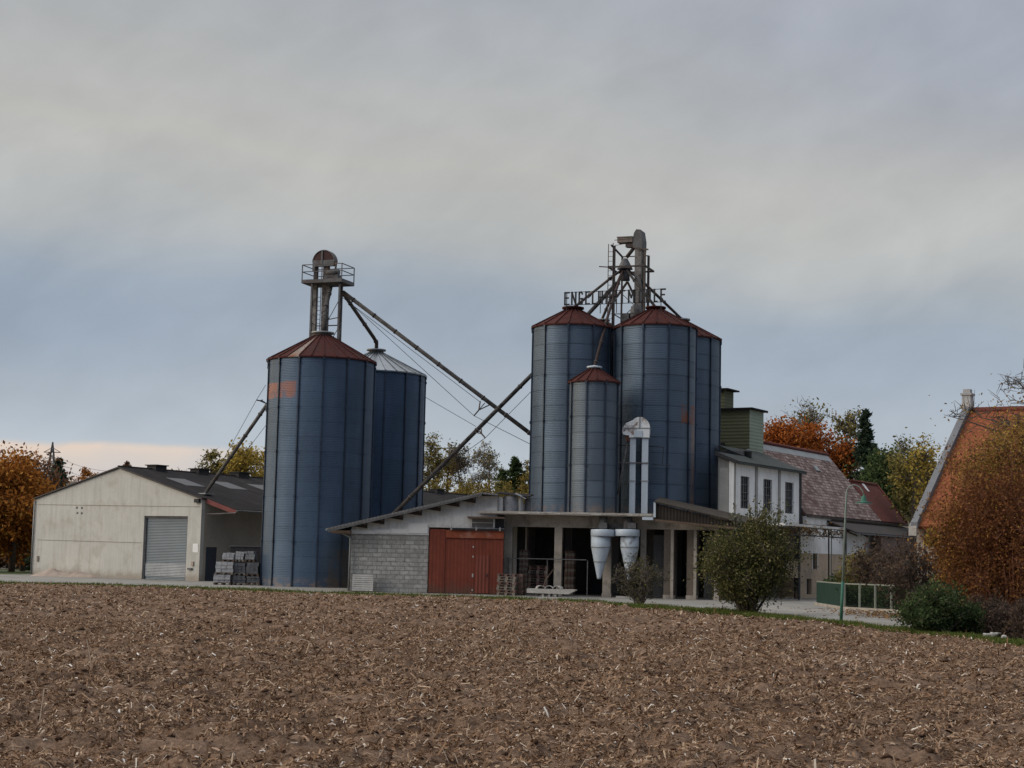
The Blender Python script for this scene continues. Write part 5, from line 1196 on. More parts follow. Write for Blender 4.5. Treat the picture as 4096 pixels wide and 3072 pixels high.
# olive tower block
gt = fthing(FM, 'olive_tower', 'olive corrugated tower block with flat roof above the mill', 'tower block')
GU, GV0 = -3.0, 9.5; GV1 = FM.onu(3052, 1750, GU)[0]; ZG = FM.onu(3008, 1640, GU)[1]
mb = MB(); mb.box(-8.5, GU, GV0, GV1, 0, ZG); mb.build('wall', m_olive, gt)
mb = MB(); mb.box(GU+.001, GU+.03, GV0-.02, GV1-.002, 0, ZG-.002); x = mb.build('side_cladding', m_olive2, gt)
mb = MB(); mb.box(-8.7, GU+.25, GV0-.2, GV1+.25, ZG, ZG+.12); mb.build('roof', m_darkroof, gt)
q = FM.onv(2898, 1560, GV0+.6); mb = MB(); mb.box(-9.5, q[0], GV0+.6, GV1-.2, ZG+.121, q[1]); st_ = mb.build('stair_head', m_olive, gt)
mb = MB(); mb.box(-9.6, q[0]+.35, GV0+.3, GV1, q[1]+.001, q[1]+.1); mb.build('roof', m_darkroof, st_)
mb = MB(); a = FM.onv(2890, 1780, GV0-.1); mb.box(a[0]-.2, a[0]+.1, GV0-.25, GV0-.001, a[1]-.15, a[1]+.15); mb.build('lamp', m_black, gt)

# orange roofed house at the right edge
kx, ke = ray(3867, 1640).x, ray(3664, 2087).x; a31 = R(31)
VR = (79*kx-79*ke)/(math.sin(a31)-ke*math.cos(a31)); FH = Frame(79*kx-VR*math.sin(a31), 79-VR*math.cos(a31), 31)
hs_ = fthing(FH, 'orange_roofed_house', 'house with bright orange tile roof and grey stepped verge at the right edge', 'house')
ZHE, ZHR, HL = at(3664, 2087, FH.o.y).z, 9.72, 15.0; sh_ = (ZHR-ZHE)/VR
mb = MB(); mb.slab([(.2, -.3, ZHE-.3*sh_), (HL, -.3, ZHE-.3*sh_), (HL, VR, ZHR), (.2, VR, ZHR)], .15); mb.slab([(.2, VR+.001, ZHR), (HL, VR+.001, ZHR), (HL, 2*VR+.3, ZHE-.3*sh_), (.2, 2*VR+.3, ZHE-.3*sh_)], .15); x = mb.build('roof', m_tileor, hs_)
mb = MB(); mb.tube([(.2, VR, ZHR+.03), (HL, VR, ZHR+.03)], .14, 8); mb.build('ridge', m_tilered, x)
mb = MB(); mb.prism([(0, 0), (0, ZHE-.1), (VR, ZHR-.2), (2*VR, ZHE-.1), (2*VR, 0)], 'x', .02, .35); mb.box(.351, HL-.5, .1, .4, 0, ZHE-.25); mb.prism([(0, 0), (0, ZHE-.1), (VR, ZHR-.2), (2*VR, ZHE-.1), (2*VR, 0)], 'x', HL-.5, HL-.2); mb.build('wall', M('pale_house_render', (.33, .29, .25), var=.2), hs_)
mb = MB(); mb.prism([(-.45, ZHE-.45*sh_-.1), (-.45, ZHE-.45*sh_+.28), (VR, ZHR+.32), (2*VR+.45, ZHE-.45*sh_+.28), (2*VR+.45, ZHE-.45*sh_-.1), (VR, ZHR-.12)], 'x', -.10, .195); vg = mb.build('verge_parapet', m_verge, hs_)
mb = MB(); mb.bar((-.13, -.45, ZHE-.45*sh_+.06), (-.13, VR, ZHR+.16), .05, .16); mb.build('coping', M('pale_coping', (.24, .24, .245), var=.25), vg)
mb = MB(); mb.box(-.16, .26, VR-.28, VR+.28, ZHR+.05, ZHR+.75); mb.box(-.22, .32, VR-.34, VR+.34, ZHR+.751, ZHR+.85); mb.box(-.12, .22, VR-.2, VR+.2, ZHR+.851, ZHR+1.05); mb.build('finial', M('pale_stone_finial', (.36, .36, .36), var=.3), hs_)
mb = MB(); mb.box(-.14, .2, -.62, -.42, ZHE-.62, ZHE-.2); mb.build('kneeler', m_palletg, hs_)

# ------------------------------------------------------------------ street lamp
c = G(3364, 2491); lm = thing('street_lamp', 'pale green gooseneck street lamp at the verge of the road', 'street lamp', (c.x, c.y, 0))
D = c.y; top = at(3386, 1975, D); arc = [at(*q, D) for q in ((3388, 1960), (3395, 1947), (3409, 1940), (3424, 1941), (3440, 1950), (3451, 1965), (3455, 1980))]
b = Vector(lm.location)
mb = MB(); mb.tube([(0, 0, 0), ((top-b).x*.30, 0, 1.5)], [.06, .055], 10); mb.build('base', m_gpaintd, lm)
mb = MB(); mb.tube([((top-b).x*.30, 0, 1.501), Vector(top-b)]+[p-b for p in arc], [.045, .036]+[.022]*7, 8); mb.build('pole', m_gpaint, lm)
hc = at(3455, 2000, D)-b
mb = MB(); mb.lathe([(.30, -.11), (.29, -.085), (.10, -.05), (.105, .10), (.03, .16), (.02, .24)], 16, tuple(hc)); ls = mb.build('lamp_shade', m_gpaintd, lm)
mb = MB(); mb.lathe([(.33, -.15), (.33, -.135), (.05, -.10)], 18, tuple(hc)); mb.build('reflector', m_capgrey, ls)

# ------------------------------------------------------------------ green fence
fc = thing('garden_fence', 'green garden fence with pale posts and dark wind screen on a low kerb', 'fence', (0, 0, 0))
A, B, Cc = G(3272, 2420), G(3380, 2436), G(3640, 2462)
B = Vector((at(3380, 2433, 78.0).x, 78.0, 0)); A = Vector((at(3268, 2418, 85.5).x, 85.5, 0)); Cc = Vector((at(3700, 2460, 73.5).x, 73.5, 0))
fc.location = B; hF = 1.22
def seg(P, Q, npost, mscreen, post_m):
    P, Q = P-B, Q-B
    mb = MB(); mb.bar(P+Vector((0, 0, hF)), Q+Vector((0, 0, hF)), .06); mb.build('top_rail', m_railpale, fc)
    d_ = (Q-P).normalized(); nn = Vector((d_.y, -d_.x, 0))*.03
    if nn.y > 0: nn = -nn
    mb = MB()
    if mscreen is None:
        mb.bar(P+Vector((0, 0, .2)), Q+Vector((0, 0, .2)), .04)
        for k in range(60): p = P+(Q-P)*(k+.5)/60; mb.bar(p+Vector((0, 0, .2)), p+Vector((0, 0, hF)), .012)
        for k in range(8): mb.bar(P+Vector((0, 0, .3+.11*k)), Q+Vector((0, 0, .3+.11*k)), .012)
        mb.build('wire_mesh', m_mesh_green, fc)
    else: mb.slab([P-nn+Vector((0, 0, .10)), Q-nn+Vector((0, 0, .10)), Q-nn+Vector((0, 0, hF-.04)), P-nn+Vector((0, 0, hF-.04))], .015).build('screen', mscreen, fc)
    for k in range(npost):
        p = P+(Q-P)*k/(npost-1)+nn*1.2; mb = MB(); mb.bar(p, p+Vector((0, 0, hF+.02)), .085); mb.build('post', post_m, fc)
    mb = MB(); mb.bar(P-d_*.1+Vector((0, 0, .06)), Q+Vector((0, 0, .06)), .25, .14); mb.build('kerb', m_concf, fc)
seg(A, B+Vector((-.02, .05, 0)), 4, M('green_screen_side', (.007, .030, .022), rough=.7, var=.3, scale=2), m_gpaint)
seg(B, Cc, 6, None, m_railpale)

# ------------------------------------------------------------------ lattice pylon far away
D = 620; tp = at(211, 1768, D); gp = float(gz(tp.x, D)); 
py_ = thing('power_pylon', 'distant lattice power pylon above the rust coloured tree', 'pylon', (tp.x, D, gp)); Hh = tp.z-gp
mb = MB()
def pyw(z): return 1.2+(1-min(1, z/(Hh*.82)))*4.2 if z < Hh*.82 else 1.2*(1-(z-Hh*.82)/(Hh*.18))+.08
zz = [Hh*k/12 for k in range(13)]
for z0, z1 in zip(zz, zz[1:]):
    w0, w1 = pyw(z0)/2, pyw(z1)/2
    for s in (-1, 1):
        for q in (-1, 1): mb.bar((s*w0, q*w0, z0), (s*w1, q*w1, z1), .3)
        mb.bar((s*w0, -w0, z0), (-s*w1, -w1, z1), .16)
        mb.bar((s*w0, w0, z0), (-s*w1, w1, z1), .16)
mb.build('lattice_mast', m_greysteel, py_)
for z, w in ((Hh*.86, 3.2), (Hh*.74, 4.2), (Hh*.62, 3.6)):
    mb = MB(); mb.bar((-w, 0, z), (w, 0, z), .3); mb.bar((-w, 0, z), (0, 0, z+1.8), .2); mb.bar((w, 0, z), (0, 0, z+1.8), .2); mb.build('cross_arm', m_greysteel, py_)
def wire(label, p, q, sag):
    pts = [Vector(p)+(Vector(q)-Vector(p))*k/10+Vector((0, 0, -sag*4*(k/10)*(1-k/10))) for k in range(11)]
    o = thing('power_line', label, 'wire', pts[0], 0, 'power lines at the pylon'); mb = MB(); mb.tube([x-pts[0] for x in pts], .05, 4); mb.build('strand', m_black, o)
wire('upper power line running right from the distant pylon', at(226, 1825, 620), at(620, 1872, 480), 3)
wire('lower power line running right from the distant pylon', at(226, 1862, 620), at(560, 1898, 480), 3)

# ------------------------------------------------------------------ trees and shrubs
def leaves(P, size, seed, mat, parent, flat=0.0, aspect=1.6, name='crown'):
    r_ = np.random.default_rng(seed); n = len(P)
    a = r_.normal(size=(n, 3)); a /= np.linalg.norm(a, axis=1)[:, None]; b_ = r_.normal(size=(n, 3)); b_ -= a*(a*b_).sum(1)[:, None]; b_ /= np.linalg.norm(b_, axis=1)[:, None]
    s_ = (size*(.55+.9*r_.random(n)))[:, None]
    V = np.stack([P-a*s_*.5*aspect, P-b_*s_*.42, P+a*s_*.5*aspect, P+b_*s_*.42], 1)
    return quickmesh(name, V.reshape(-1, 3), np.arange(n*4).reshape(-1, 4), mat, False, parent)
def tree(name, label, base, H, zc, rx, rz, nlimb, nleaf, lsize, mleaf, mbark, tr=.16, group=None, seed=0, ry=None, stems=1, stem_r=.0, sub=4, twig=3, clump=.17, lowcut=-1.0, cat='tree', up=.5, skirt=0.0, trunkname='trunk', tube_n=5, tw_r=.012, shift=(0, 0)):
    """limbs reach out to points spread through an uneven ellipsoid; leaves sit in clumps round the twigs"""
    r_ = np.random.default_rng(seed+1000); ry = ry or rx
    o = thing(name, label, cat, base, 0, group); mb = MB(); tips = []
    roots = []
    for k in range(stems):
        a = 2*math.pi*k/max(1, stems)+r_.random()
        roots.append(Vector((stem_r*math.cos(a), stem_r*math.sin(a), 0)))
    tops = []
    if stems == 1:
        tp = Vector((r_.normal()*.05*H+shift[0]*.5, r_.normal()*.05*H+shift[1]*.5, zc+rz*.55)); pts = [Vector((0, 0, -.1)), tp*.3+Vector((r_.normal()*.03*H, r_.normal()*.03*H, 0)), tp*.65+Vector((r_.normal()*.03*H, 0, 0)), tp]
        mb.tube(pts, [tr*1.35, tr, tr*.62, tr*.22], 7); trunk = pts
    L = []
    for k in range(nlimb):
        while True:
            q = r_.normal(size=3); q /= np.linalg.norm(q)
            if q[2] > lowcut: break
        rad = (.45+.55*r_.random()**.5)*(1+.16*r_.normal())
        t_ = Vector((q[0]*rx*rad+shift[0], q[1]*ry*rad+shift[1], zc+q[2]*rz*rad))
        t_.z = max(t_.z, .12*H)
        if stems == 1:
            s_ = min(.95, max(.22, (t_.z-.45*math.hypot(t_.x, t_.y)*1.0)/max(.1, trunk[-1].z))); s_ = min(.95, max(.25, s_))
            j = min(2, int(s_*3)); st = trunk[j]+(trunk[j+1]-trunk[j])*(s_*3-j)
        else: st = roots[k % stems]+Vector((0, 0, -.05))
        d_ = t_-st; m1 = st+d_*.4+Vector((r_.normal()*.05, r_.normal()*.05, up*.35*d_.length*.5)); m2 = st+d_*.75+Vector((r_.normal()*.06, r_.normal()*.06, up*.25*d_.length*.4))
        w = tr*(.42 if stems == 1 else .6)
        mb.tube([st, m1, m2, t_], [w, w*.7, w*.42, w*.15], tube_n, caps=False)
        tips += [tuple(t_), tuple(m2+(t_-m2)*.5)]
        for _ in range(sub):
            f = .35+.6*r_.random(); b0 = m1+(m2-m1)*((f-.4)/.35) if f < .75 else m2+(t_-m2)*((f-.75)/.25)
            v = Vector(r_.normal(size=3)*np.array([1, 1, .8])); v.z += up; v = v.normalized()*min(rx, rz)*(.22+.30*r_.random()); e = b0+v
            mm = b0+v*.5+Vector((0, 0, .06*v.length)); mb.tube([b0, mm, e], [w*.3, w*.2, w*.07], 4 if tube_n > 4 else 3, caps=False); tips.append(tuple(e)); tips.append(tuple(mm))
            for _ in range(twig):
                v2 = Vector(r_.normal(size=3)); v2.z += up*.9; v2 = v2.normalized()*v.length*(.35+.4*r_.random()); s0 = b0+v*(.3+.7*r_.random()); mb.tube([s0, s0+v2], [tw_r*1.3, tw_r*.5], 3, caps=False); tips.append(tuple(s0+v2))
    mb.build(trunkname, mbark, o, fix=False)
    if nleaf:
        T = np.array(tips); i = r_.integers(0, len(T), nleaf); wgt = r_.random(len(T))**.7; i = np.where(r_.random(nleaf) < wgt[i], i, r_.integers(0, len(T), nleaf))
        P = T[i]+r_.normal(size=(nleaf, 3))*clump*min(rx, rz)*np.array([1, 1, .8])
        P[:, 2] = np.maximum(P[:, 2], .04*H)
        leaves(P, lsize, seed, mleaf, o)
    return o
def conifer(name, label, base, H, Rr, n, mleaf, seed=0, group=None, z0=.08, cards=.22):
    r_ = np.random.default_rng(seed+77); o = thing(name, label, 'tree', base, 0, group)
    mb = MB(); mb.tube([(0, 0, -.1), (0, 0, H*.5), (0, 0, H)], [.2, .12, .02], 6); Ps = []
    nb = int(H*14)
    for k in range(nb):
        f = z0+(1-z0)*(k/nb); z = f*H; L = Rr*(1-f)**.8*(.65+.5*r_.random())+.12; a = r_.random()*6.283; dr = -.10-.22*r_.random()
        e = Vector((math.cos(a)*L, math.sin(a)*L, z+L*dr)); mb.tube([(0, 0, z), e], [.035, .008], 3, caps=False)
        m_ = max(2, int(n/nb*(L/Rr*1.9+.1)*1.6)); s_ = r_.random(m_)**.65
        Ps.append(np.stack([e.x*s_, e.y*s_, z+L*dr*s_], 1)+r_.normal(size=(m_, 3))*np.array([.16, .16, .10])*(.4+.6*s_)[:, None])
    mb.build('trunk', m_bark, o, fix=False); leaves(np.concatenate(Ps), cards, seed, mleaf, o, aspect=2.0)
    return o
L_rust = leaf_mat('rust_leaf', [(0, (.12, .045, .014)), (.3, (.24, .088, .022)), (.6, (.36, .138, .030)), (.85, (.43, .19, .042)), (1, (.48, .27, .07))])
L_grey = leaf_mat('grey_brown_leaf', [(0, (.06, .052, .036)), (.5, (.13, .11, .07)), (1, (.22, .18, .10))])
L_hedge = leaf_mat('hedge_leaf', [(0, (.075, .058, .020)), (.4, (.165, .125, .036)), (.75, (.25, .185, .05)), (1, (.36, .26, .07))])
L_rustr = leaf_mat('copper_leaf', [(0, (.14, .042, .016)), (.4, (.30, .085, .022)), (.75, (.40, .125, .032)), (1, (.46, .20, .055))])
L_dull = leaf_mat('faded_purple_leaf', [(0, (.07, .045, .036)), (.5, (.15, .085, .06)), (1, (.26, .135, .06))])
L_yel = leaf_mat('yellow_leaf', [(0, (.14, .11, .025)), (.35, (.28, .205, .045)), (.7, (.42, .30, .065)), (1, (.54, .39, .09))])
L_olive = leaf_mat('olive_leaf', [(0, (.07, .064, .024)), (.45, (.155, .135, .045)), (.8, (.24, .20, .065)), (1, (.34, .26, .09))])
L_green = leaf_mat('dark_green_leaf', [(0, (.020, .034, .015)), (.5, (.048, .074, .03)), (.85, (.085, .115, .048)), (1, (.14, .165, .075))])
L_spruce = leaf_mat('spruce_needle', [(0, (.013, .024, .017)), (.5, (.034, .054, .036)), (1, (.075, .098, .06))])
L_shrub = leaf_mat('shrub_leaf', [(0, (.030, .034, .015)), (.4, (.066, .072, .028)), (.75, (.112, .110, .042)), (.93, (.19, .165, .065)), (1, (.28, .25, .15))])
L_brown = leaf_mat('brown_leaf', [(0, (.038, .028, .024)), (.5, (.082, .058, .048)), (.85, (.12, .082, .06)), (1, (.18, .115, .07))])
L_willow = leaf_mat('willow_leaf', [(0, (.07, .030, .018)), (.35, (.135, .054, .028)), (.7, (.19, .080, .036)), (.92, (.26, .125, .045)), (1, (.38, .23, .065))])
L_wleft = leaf_mat('willow_side_leaf', [(0, (.09, .042, .020)), (.4, (.18, .082, .032)), (.75, (.26, .125, .042)), (1, (.42, .26, .07))])
L_wtop = leaf_mat('willow_top_leaf', [(0, (.13, .080, .026)), (.4, (.25, .155, .045)), (.8, (.35, .225, .065)), (1, (.46, .32, .09))])
def TB(px, D, dz=0.0):       # foot of a tree seen at column px, distance D
    x = at(px, 2000, D).x; return (x, D, float(gz(x, D))+dz)
def topz(py, D, px=2048): return at(px, py, D).z
# left rust coloured trees
b = TB(60, 134); tree('autumn_tree', 'big rust orange tree left of the gabled warehouse', b, topz(1890, 134, 60), 5.3, 4.6, 3.5, 26, 15000, .22, L_rust, m_bark, .22, 'rust coloured trees', 1, sub=6, clump=.16)
b = TB(-120, 131); tree('autumn_tree', 'rust orange tree cut by the left picture edge', b, 8.2, 5.0, 4.2, 3.3, 22, 10000, .22, L_rust, m_bark, .2, 'rust coloured trees', 2, sub=5)
b = TB(105, 140); tree('autumn_tree', 'faded purple brown tree top rising behind the rust orange tree', b, topz(1840, 140, 110), 7.2, 3.8, 2.6, 26, 2600, .2, L_dull, m_bark, .2, 'rust coloured trees', 3, sub=7, twig=5, tw_r=.02)
b = TB(228, 146); conifer('spruce', 'dark conifer between the rust orange tree and the warehouse gable', b, topz(1835, 146, 220)-b[2], 2.7, 7000, L_spruce, 4, 'dark conifers', .05)
b = TB(30, 150); tree('hedge_shrub', 'low dull brown hedge under the rust orange tree', b, 3.4, 1.6, 5.5, 1.5, 30, 6000, .2, L_dull, m_bark, .06, 'brown hedge shrubs', 5, stems=9, stem_r=2.5, cat='shrub', ry=1.5)
b = TB(502, 175); conifer('spruce', 'small dark conifer tip peeping over the warehouse ridge', b, topz(1847, 175, 502)-b[2], 1.5, 2200, L_dull, 6, 'dark conifers', .2)
# distant trees on the hill
hillt = [(330, 250, 1878, 2.6, 'sparse apricot tree on the hill left of the warehouse ridge', L_rust, 700), (655, 260, 1872, 2.4, 'faint bare tree between the first two ridge vents', L_dull, 260), (720, 262, 1876, 2.2, 'faint bare tree beside the second ridge vent', L_dull, 260),
         (850, 205, 1828, 2.6, 'sparse tree left of the warehouse roof pipe', L_olive, 1300), (925, 210, 1822, 2.6, 'sparse yellowing tree behind the warehouse roof pipe', L_olive, 1300), (985, 200, 1800, 3.2, 'sparse yellowing tree just left of the widest silo', L_yel, 1900), (1050, 208, 1806, 2.8, 'sparse yellowing tree partly behind the widest silo', L_yel, 1600)]
for k, (px, D, ty, rx, lab, ml, nl) in enumerate(hillt):
    b = TB(px, D); H = topz(ty, D, px)-b[2]; tree('hill_tree', lab, b, H, H*.62, rx, H*.42, 16, nl, .24, ml, m_bark, .11, 'sparse trees on the hill', 20+k, sub=6, twig=4, tw_r=.022)
gapt = [(1720, 200, 1775, 2.2, 'dense twiggy tree next to the zinc roofed silo', L_olive, 1700, m_bark), (1790, 206, 1795, 2.0, 'twiggy tree second from the zinc roofed silo', L_hedge, 1500, m_bark), (1840, 203, 1785, 1.9, 'twiggy tree crossed by the shed roof pipe', L_grey, 700, m_bark),
        (1925, 196, 1756, 2.1, 'tall pale leafless tree in the gap between the silo groups', L_olive, 260, m_barkp), (1962, 204, 1812, 1.5, 'small pale twiggy tree right of the tall leafless one', L_olive, 420, m_barkp), (2118, 198, 1830, 1.3, 'thin tree just left of the leftmost tall silo', L_olive, 700, m_bark)]
for k, (px, D, ty, rx, lab, ml, nl, bk) in enumerate(gapt):
    b = TB(px, D); H = topz(ty, D, px)-b[2]; tree('hill_tree', lab, b, H, H*.60, rx, H*.42, 20, nl, .2, ml, bk, .10, 'sparse trees on the hill', 40+k, sub=8, twig=5, tw_r=.02, up=.8)
b = TB(2010, 190); conifer('fir', 'smaller dark green fir in the gap between the silo groups', b, topz(1880, 190, 2010)-b[2], 1.6, 3000, L_green, 51, 'dark green firs in the gap', .02)
b = TB(2058, 192); conifer('fir', 'taller dark green fir in the gap near the leftmost tall silo', b, topz(1828, 192, 2060)-b[2], 2.3, 5000, L_green, 52, 'dark green firs in the gap', .02)
yb = [(1725, 186, 1912, 1.3), (1775, 188, 1908, 1.5), (1822, 184, 1902, 1.6), (1868, 187, 1905, 1.4), (1915, 183, 1912, 1.7), (1965, 185, 1918, 1.5), (2012, 182, 1912, 1.6), (2060, 184, 1908, 1.5), (2105, 183, 1900, 1.5), (1800, 178, 1930, 1.5), (1855, 177, 1934, 1.6), (1905, 176, 1938, 1.6), (1960, 177, 1936, 1.7), (2015, 176, 1932, 1.7), (2070, 177, 1930, 1.7), (2118, 178, 1925, 1.4)]
for k, (px, D, ty, rx) in enumerate(yb):
    b = TB(px, D, -.1); H = max(1.4, topz(ty, D, px)-b[2]); row = 'back' if k < 9 else 'front'
    tree('yellow_bush', f'yellowing bush in the {row} row of the hedge between the silo groups', b, H, H*.5, rx, H*.5, 14, 2600, .16, L_hedge if k % 3 else L_olive, m_bark, .05, f'yellowing bushes of the {row} row', 60+k, stems=4, stem_r=.3, cat='bush', sub=4, twig=2)
# trees behind the mill
b = TB(3145, 150); tree('autumn_tree', 'copper orange tree next to the olive tower', b, topz(1705, 150, 3145), topz(1800, 150)-1.0, 2.9, 4.2, 20, 9000, .2, L_rustr, m_bark, .18, 'copper trees behind the mill', 81, sub=6)
b = TB(3275, 152); tree('autumn_tree', 'broad copper orange tree in the middle behind the pink roof', b, topz(1690, 152, 3275), topz(1810, 152)-1.0, 3.3, 4.6, 22, 11000, .2, L_rustr, m_bark, .18, 'copper trees behind the mill', 82, sub=6)
b = TB(3375, 149); tree('autumn_tree', 'lower copper orange tree beside the tall spruce', b, topz(1780, 149, 3375), topz(1870, 149)-1.0, 2.4, 3.8, 18, 8000, .2, L_rustr, m_bark, .16, 'copper trees behind the mill', 83, sub=6)
b = TB(3100, 158); tree('bare_tree', 'thin grey leafed tree rising behind the olive tower edge', b, 13.0, topz(1730, 158)-.8, 1.8, 2.2, 16, 420, .2, L_olive, m_bark, .12, 'grey sparse trees behind the mill', 84, sub=7, twig=5, tw_r=.02)
b = TB(3225, 160); tree('bare_tree', 'grey sparse tree crowning the copper trees', b, topz(1655, 160, 3225), topz(1710, 160)-.6, 2.9, 2.4, 22, 900, .2, L_olive, m_bark, .14, 'grey sparse trees behind the mill', 85, sub=8, twig=5, tw_r=.02)
b = TB(3385, 150); tree('bare_tree', 'grey green sparse tree directly left of the tall spruce', b, topz(1645, 150, 3390), topz(1715, 150)-.5, 1.9, 2.6, 20, 1300, .2, L_olive, m_bark, .14, 'grey sparse trees behind the mill', 86, sub=8, twig=5, tw_r=.02)
b = TB(3464, 145); conifer('spruce', 'tall dark spruce behind the brown red roof', b, topz(1638, 145, 3464)-b[2], 2.3, 10000, L_spruce, 87, 'dark conifers', .1)
b = TB(3500, 143); conifer('spruce', 'broad low dark conifer right of the tall spruce', b, topz(1775, 143, 3500)-b[2], 2.2, 6000, L_spruce, 88, 'dark conifers', .05)
b = TB(3595, 152); tree('bare_tree', 'wide bare tree with bright gaps between spruce and orange house', b, topz(1770, 152, 3600), topz(1830, 152)-.6, 3.0, 2.8, 22, 900, .2, L_olive, m_bark, .13, 'grey sparse trees behind the mill', 89, sub=8, twig=5, tw_r=.018)
b = TB(3570, 138); tree('evergreen_tree', 'dark green tree mass above the end of the brown red roof', b, topz(1850, 138, 3570), topz(1935, 138), 2.9, 3.0, 24, 8000, .2, L_green, m_bark, .16, 'dark green trees by the orange house', 90, sub=6)
b = TB(3668, 120); tree('evergreen_tree', 'olive green tree beside the grey verge of the orange house', b, topz(1830, 120, 3670), topz(1935, 120), 2.2, 3.4, 24, 5500, .18, L_olive, m_bark, .15, 'dark green trees by the orange house', 91, sub=6)
b = TB(3690, 100); tree('bare_tree', 'twiggy yellowing tree against the grey verge', b, topz(1740, 100, 3700), topz(1840, 100), 1.4, 2.2, 18, 1000, .14, L_yel, m_bark, .1, 'trees at the orange house', 92, sub=7, twig=5)
# plum hedge shrubs behind the green fence
for k, (px, D, ty, rx, ml, lab) in enumerate(((3352, 87.5, 2285, .8, L_green, 'small dark green clipped shrub over the fence corner'), (3425, 85, 2165, 1.2, L_olive, 'olive bare shrub left of the plum shrubs behind the fence'), (3500, 83, 2140, 1.6, L_brown, 'plum brown bare shrub in the middle behind the fence'), (3590, 81, 2130, 1.7, L_brown, 'plum brown bare shrub beside the willow behind the fence'), (3668, 70.5, 2125, 1.5, L_brown, 'plum brown shrub before the pale end wall of the orange roofed house'))):
    b = TB(px, D); H = topz(ty, D, px)
    tree('bare_shrub', lab, b, H, H*.52, rx, H*.48, 26, 3200 if k == 0 else 2100, .11, ml, m_bark, .05, 'shrubs behind the green fence', 100+k, stems=6, stem_r=.4, cat='shrub', sub=6, twig=4, tw_r=.012)
for k, (px, D) in enumerate(((3405, 79.2), (3440, 78.6), (3478, 78.1), (3516, 77.6), (3555, 77.1), (3594, 76.6), (3635, 76.1))):
    b = TB(px, D); tree('fence_hedge', 'low dark hedge bush close behind the green wind screen', b, 1.2, .6, .62, .58, 18, 2600, .075, L_green, m_bark, .03, 'low hedge bushes at the fence', 110+k, stems=4, stem_r=.3, cat='hedge', sub=4, twig=2)
# large shrub at the road, bare shrub at the deck
c = G(2990, 2456); H = topz(2062, c.y, 2990)
tree('round_shrub', 'large round olive green shrub on several stems by the road', (c.x, c.y, 0), H, H*.57, 2.12, H*.41, 54, 34000, .066, L_shrub, m_bark, .085, None, 121, stems=9, stem_r=.28, cat='shrub', sub=7, twig=4, clump=.15, lowcut=-.75, shift=(.02, 0))
mb = MB(); r_ = random.Random(5); P = []
sp = thing('shoot_cluster', 'silvery upright shoots rising above the large round shrub', 'shoots', (c.x+.2, c.y+.6, 0))
for k in range(11):
    x = r_.uniform(-.7, 1.2); z0 = H-.9; z1 = topz(r_.uniform(1985, 2035), c.y); e = (x*1.2+r_.uniform(-.2, .2), r_.uniform(-.3, .3), z1); mb.tube([(x*.2, 0, .0), (x*.8, 0, z0), e], [.02, .014, .006], 4, caps=False)
    for q in range(26): s_ = r_.random(); P.append((x*.8+(e[0]-x*.8)*s_+r_.gauss(0, .07), e[1]*s_+r_.gauss(0, .07), z0+(z1-z0)*s_+r_.gauss(0, .05)))
mb.build('stem', m_bark, sp, fix=False); leaves(np.array(P), .12, 9, leaf_mat('silver_leaf', [(0, (.07, .075, .05)), (1, (.20, .20, .15))]), sp, name='leaves')
c = G(2560, 2416); H = topz(2215, c.y, 2560)
tree('bare_shrub', 'small leafless brown shrub in front of the dust cyclones', (c.x-.05, c.y, 0), H, H*.58, 1.25, H*.44, 44, 900, .07, L_shrub, M('grey_brown_twig', (.085, .07, .055), var=.4), .035, None, 131, stems=10, stem_r=.22, cat='shrub', sub=7, twig=5, tw_r=.010, up=.7)
# green bush, tall willow-like shrubs and the overhanging tree at the right edge
c = G(3742, 2536); H = topz(2332, c.y, 3740)
tree('green_bush', 'dense dark green bush at the field edge before the willow', (c.x, c.y, 0), H, H*.5, 1.12, H*.52, 40, 12000, .062, L_green, m_bark, .04, None, 141, stems=8, stem_r=.5, cat='bush', sub=6, twig=3, clump=.17)
c = G(3860, 2540); tree('green_bush', 'right hand lobe of low dark green bush beside the willow foot', (c.x, c.y+.6, 0), 1.3, .62, .7, .6, 26, 5000, .06, L_green, m_bark, .03, None, 142, stems=5, stem_r=.3, cat='bush', sub=5, twig=3)
for k, (px, D, ty, rx, rzf, lab, nl, ml) in enumerate(((3858, 57.5, 1850, 1.15, .5, 'rust brown willow shrub at the left of the thicket', 8500, L_wleft), (3960, 56, 1790, 1.35, .5, 'rust brown willow shrub in the middle of the thicket', 10000, L_willow), (4085, 55, 1745, 1.45, .5, 'tallest rust brown willow shrub at the right picture edge', 10000, L_willow), (4190, 54, 1800, 1.4, .5, 'willow shrub mostly cut off by the right picture edge', 5000, L_willow))):
    b = TB(px, D); H = topz(ty, D, px)
    tree('willow_shrub', lab, b, H, H*.50, rx, H*.50, 64, int(nl*1.9), .06, ml, m_stalk, .045, 'rust brown willow thicket', 150+k, stems=10, stem_r=.45, cat='shrub', sub=6, twig=4, tw_r=.008, up=1.2, clump=.2, lowcut=-.99)
for k, (px, D, ty, lab) in enumerate(((3995, 59, 1740, 'olive gold bushy tree top behind the willow thicket'), (4110, 60, 1690, 'olive gold bushy tree at the right edge behind the willow thicket'))):
    b = TB(px, D); H = topz(ty, D, px); tree('autumn_tree', lab, b, H, H*.78, 1.45, H*.21, 28, 9000, .07, L_wtop, m_bark, .08, 'olive gold trees behind the thicket', 160+k, sub=6, twig=4, clump=.2)
for k, (px, py, D) in enumerate(((3738, 2135, 58),)):
    b = TB(px, D); H = topz(py-25, D, px); tree('yellow_sapling', ('yellow leafed sapling left of the willow thicket', 'small yellow sapling low in the willow thicket', 'second yellow sapling beside the plum shrubs')[k], b, H, H*.88, .30, .32, 10, 300, .08, L_yel, m_bark, .025, 'yellow saplings', 170+k, sub=4, twig=3, cat='sapling')
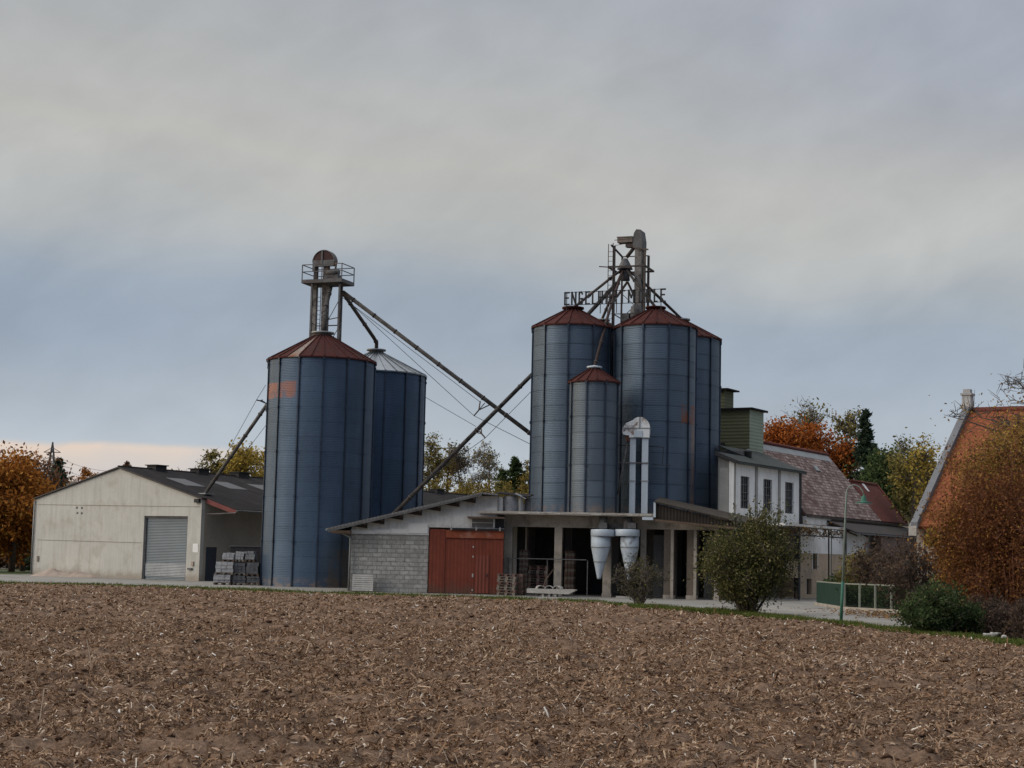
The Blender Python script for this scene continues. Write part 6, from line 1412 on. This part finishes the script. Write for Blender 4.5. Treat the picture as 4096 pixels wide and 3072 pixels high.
b = TB(4150, 66); H = topz(1490, 66, 4050)
tree('bare_tree', 'bare branched tree reaching over the orange roof from the right', b, H, H*.80, 3.1, H*.20, 30, 800, .085, L_wtop, m_bark, .14, None, 181, sub=8, twig=5, tw_r=.013, up=.5, shift=(-.3, 0))
b = TB(3652, 108); tree('dead_trunk', 'dark bare dead trunks standing by the grey verge', b, topz(1890, 108, 3650), topz(1950, 108), .35, 2.0, 7, 0, .1, L_dull, m_bark, .09, None, 182, stems=4, stem_r=.3, sub=1, twig=1)
for k, (px, D, rx) in enumerate(((3925, 54.5, .8), (3990, 53.0, .8), (4060, 51.5, .9), (4130, 50.0, .9))):
    b = TB(px, D); tree('undergrowth_bush', 'low dark brown bush at the foot of the willow thicket', b, 1.35, .62, rx, .62, 30, 4200, .06, L_brown, m_bark, .03, 'low brown bushes at the willow foot', 190+k, stems=7, stem_r=.35, cat='bush', sub=5, twig=3, lowcut=-.95)
# pale stones at the willow foot
import bmesh
for k in range(7):
    px = 3925+k*14+((k*37) % 9); py = 2536+(k*29) % 16+k*1.4; c = G(px, py)
    bm = bmesh.new(); bmesh.ops.create_icosphere(bm, subdivisions=2, radius=.06+.04*((k*13) % 5)/4)
    rr = random.Random(k)
    for v in bm.verts: v.co *= 1+rr.uniform(-.18, .18); v.co.z *= .75
    me = bpy.data.meshes.new('stone'); bm.to_mesh(me); bm.free(); me.materials.append(m_palletg)
    x = bpy.data.objects.new('stone', me); COL.objects.link(x); x.location = (c.x, c.y, .07); tag(x, 'small whitish stone lying at the foot of the willow thicket', 'stone', 'whitish stones under the thicket')
# a leaf litter patch on the road by the green bush
n = 900; c0 = G(3560, 2462); x = c0.x+rng.normal(0, 1.1, n); y = c0.y+rng.normal(0, 4.0, n); ok = y > np.interp(x, VERGE[:, 0], VERGE[:, 1]); x, y = x[ok], y[ok]
V, f = strips(x, y, .015+0*x, .06+.06*rng.random(len(x)), .04+.03*rng.random(len(x)), rng.normal(.05, .1, len(x)), rng.normal(0, .15, len(x)), rng.random(len(x))*6.28)
tag(quickmesh('leaf_litter', V, f, leaf_mat('fallen_leaf', [(0, (.10, .05, .025)), (.6, (.22, .12, .05)), (1, (.34, .22, .10))])), 'fallen brown leaves on the road before the fence', 'leaf litter', kind='stuff')
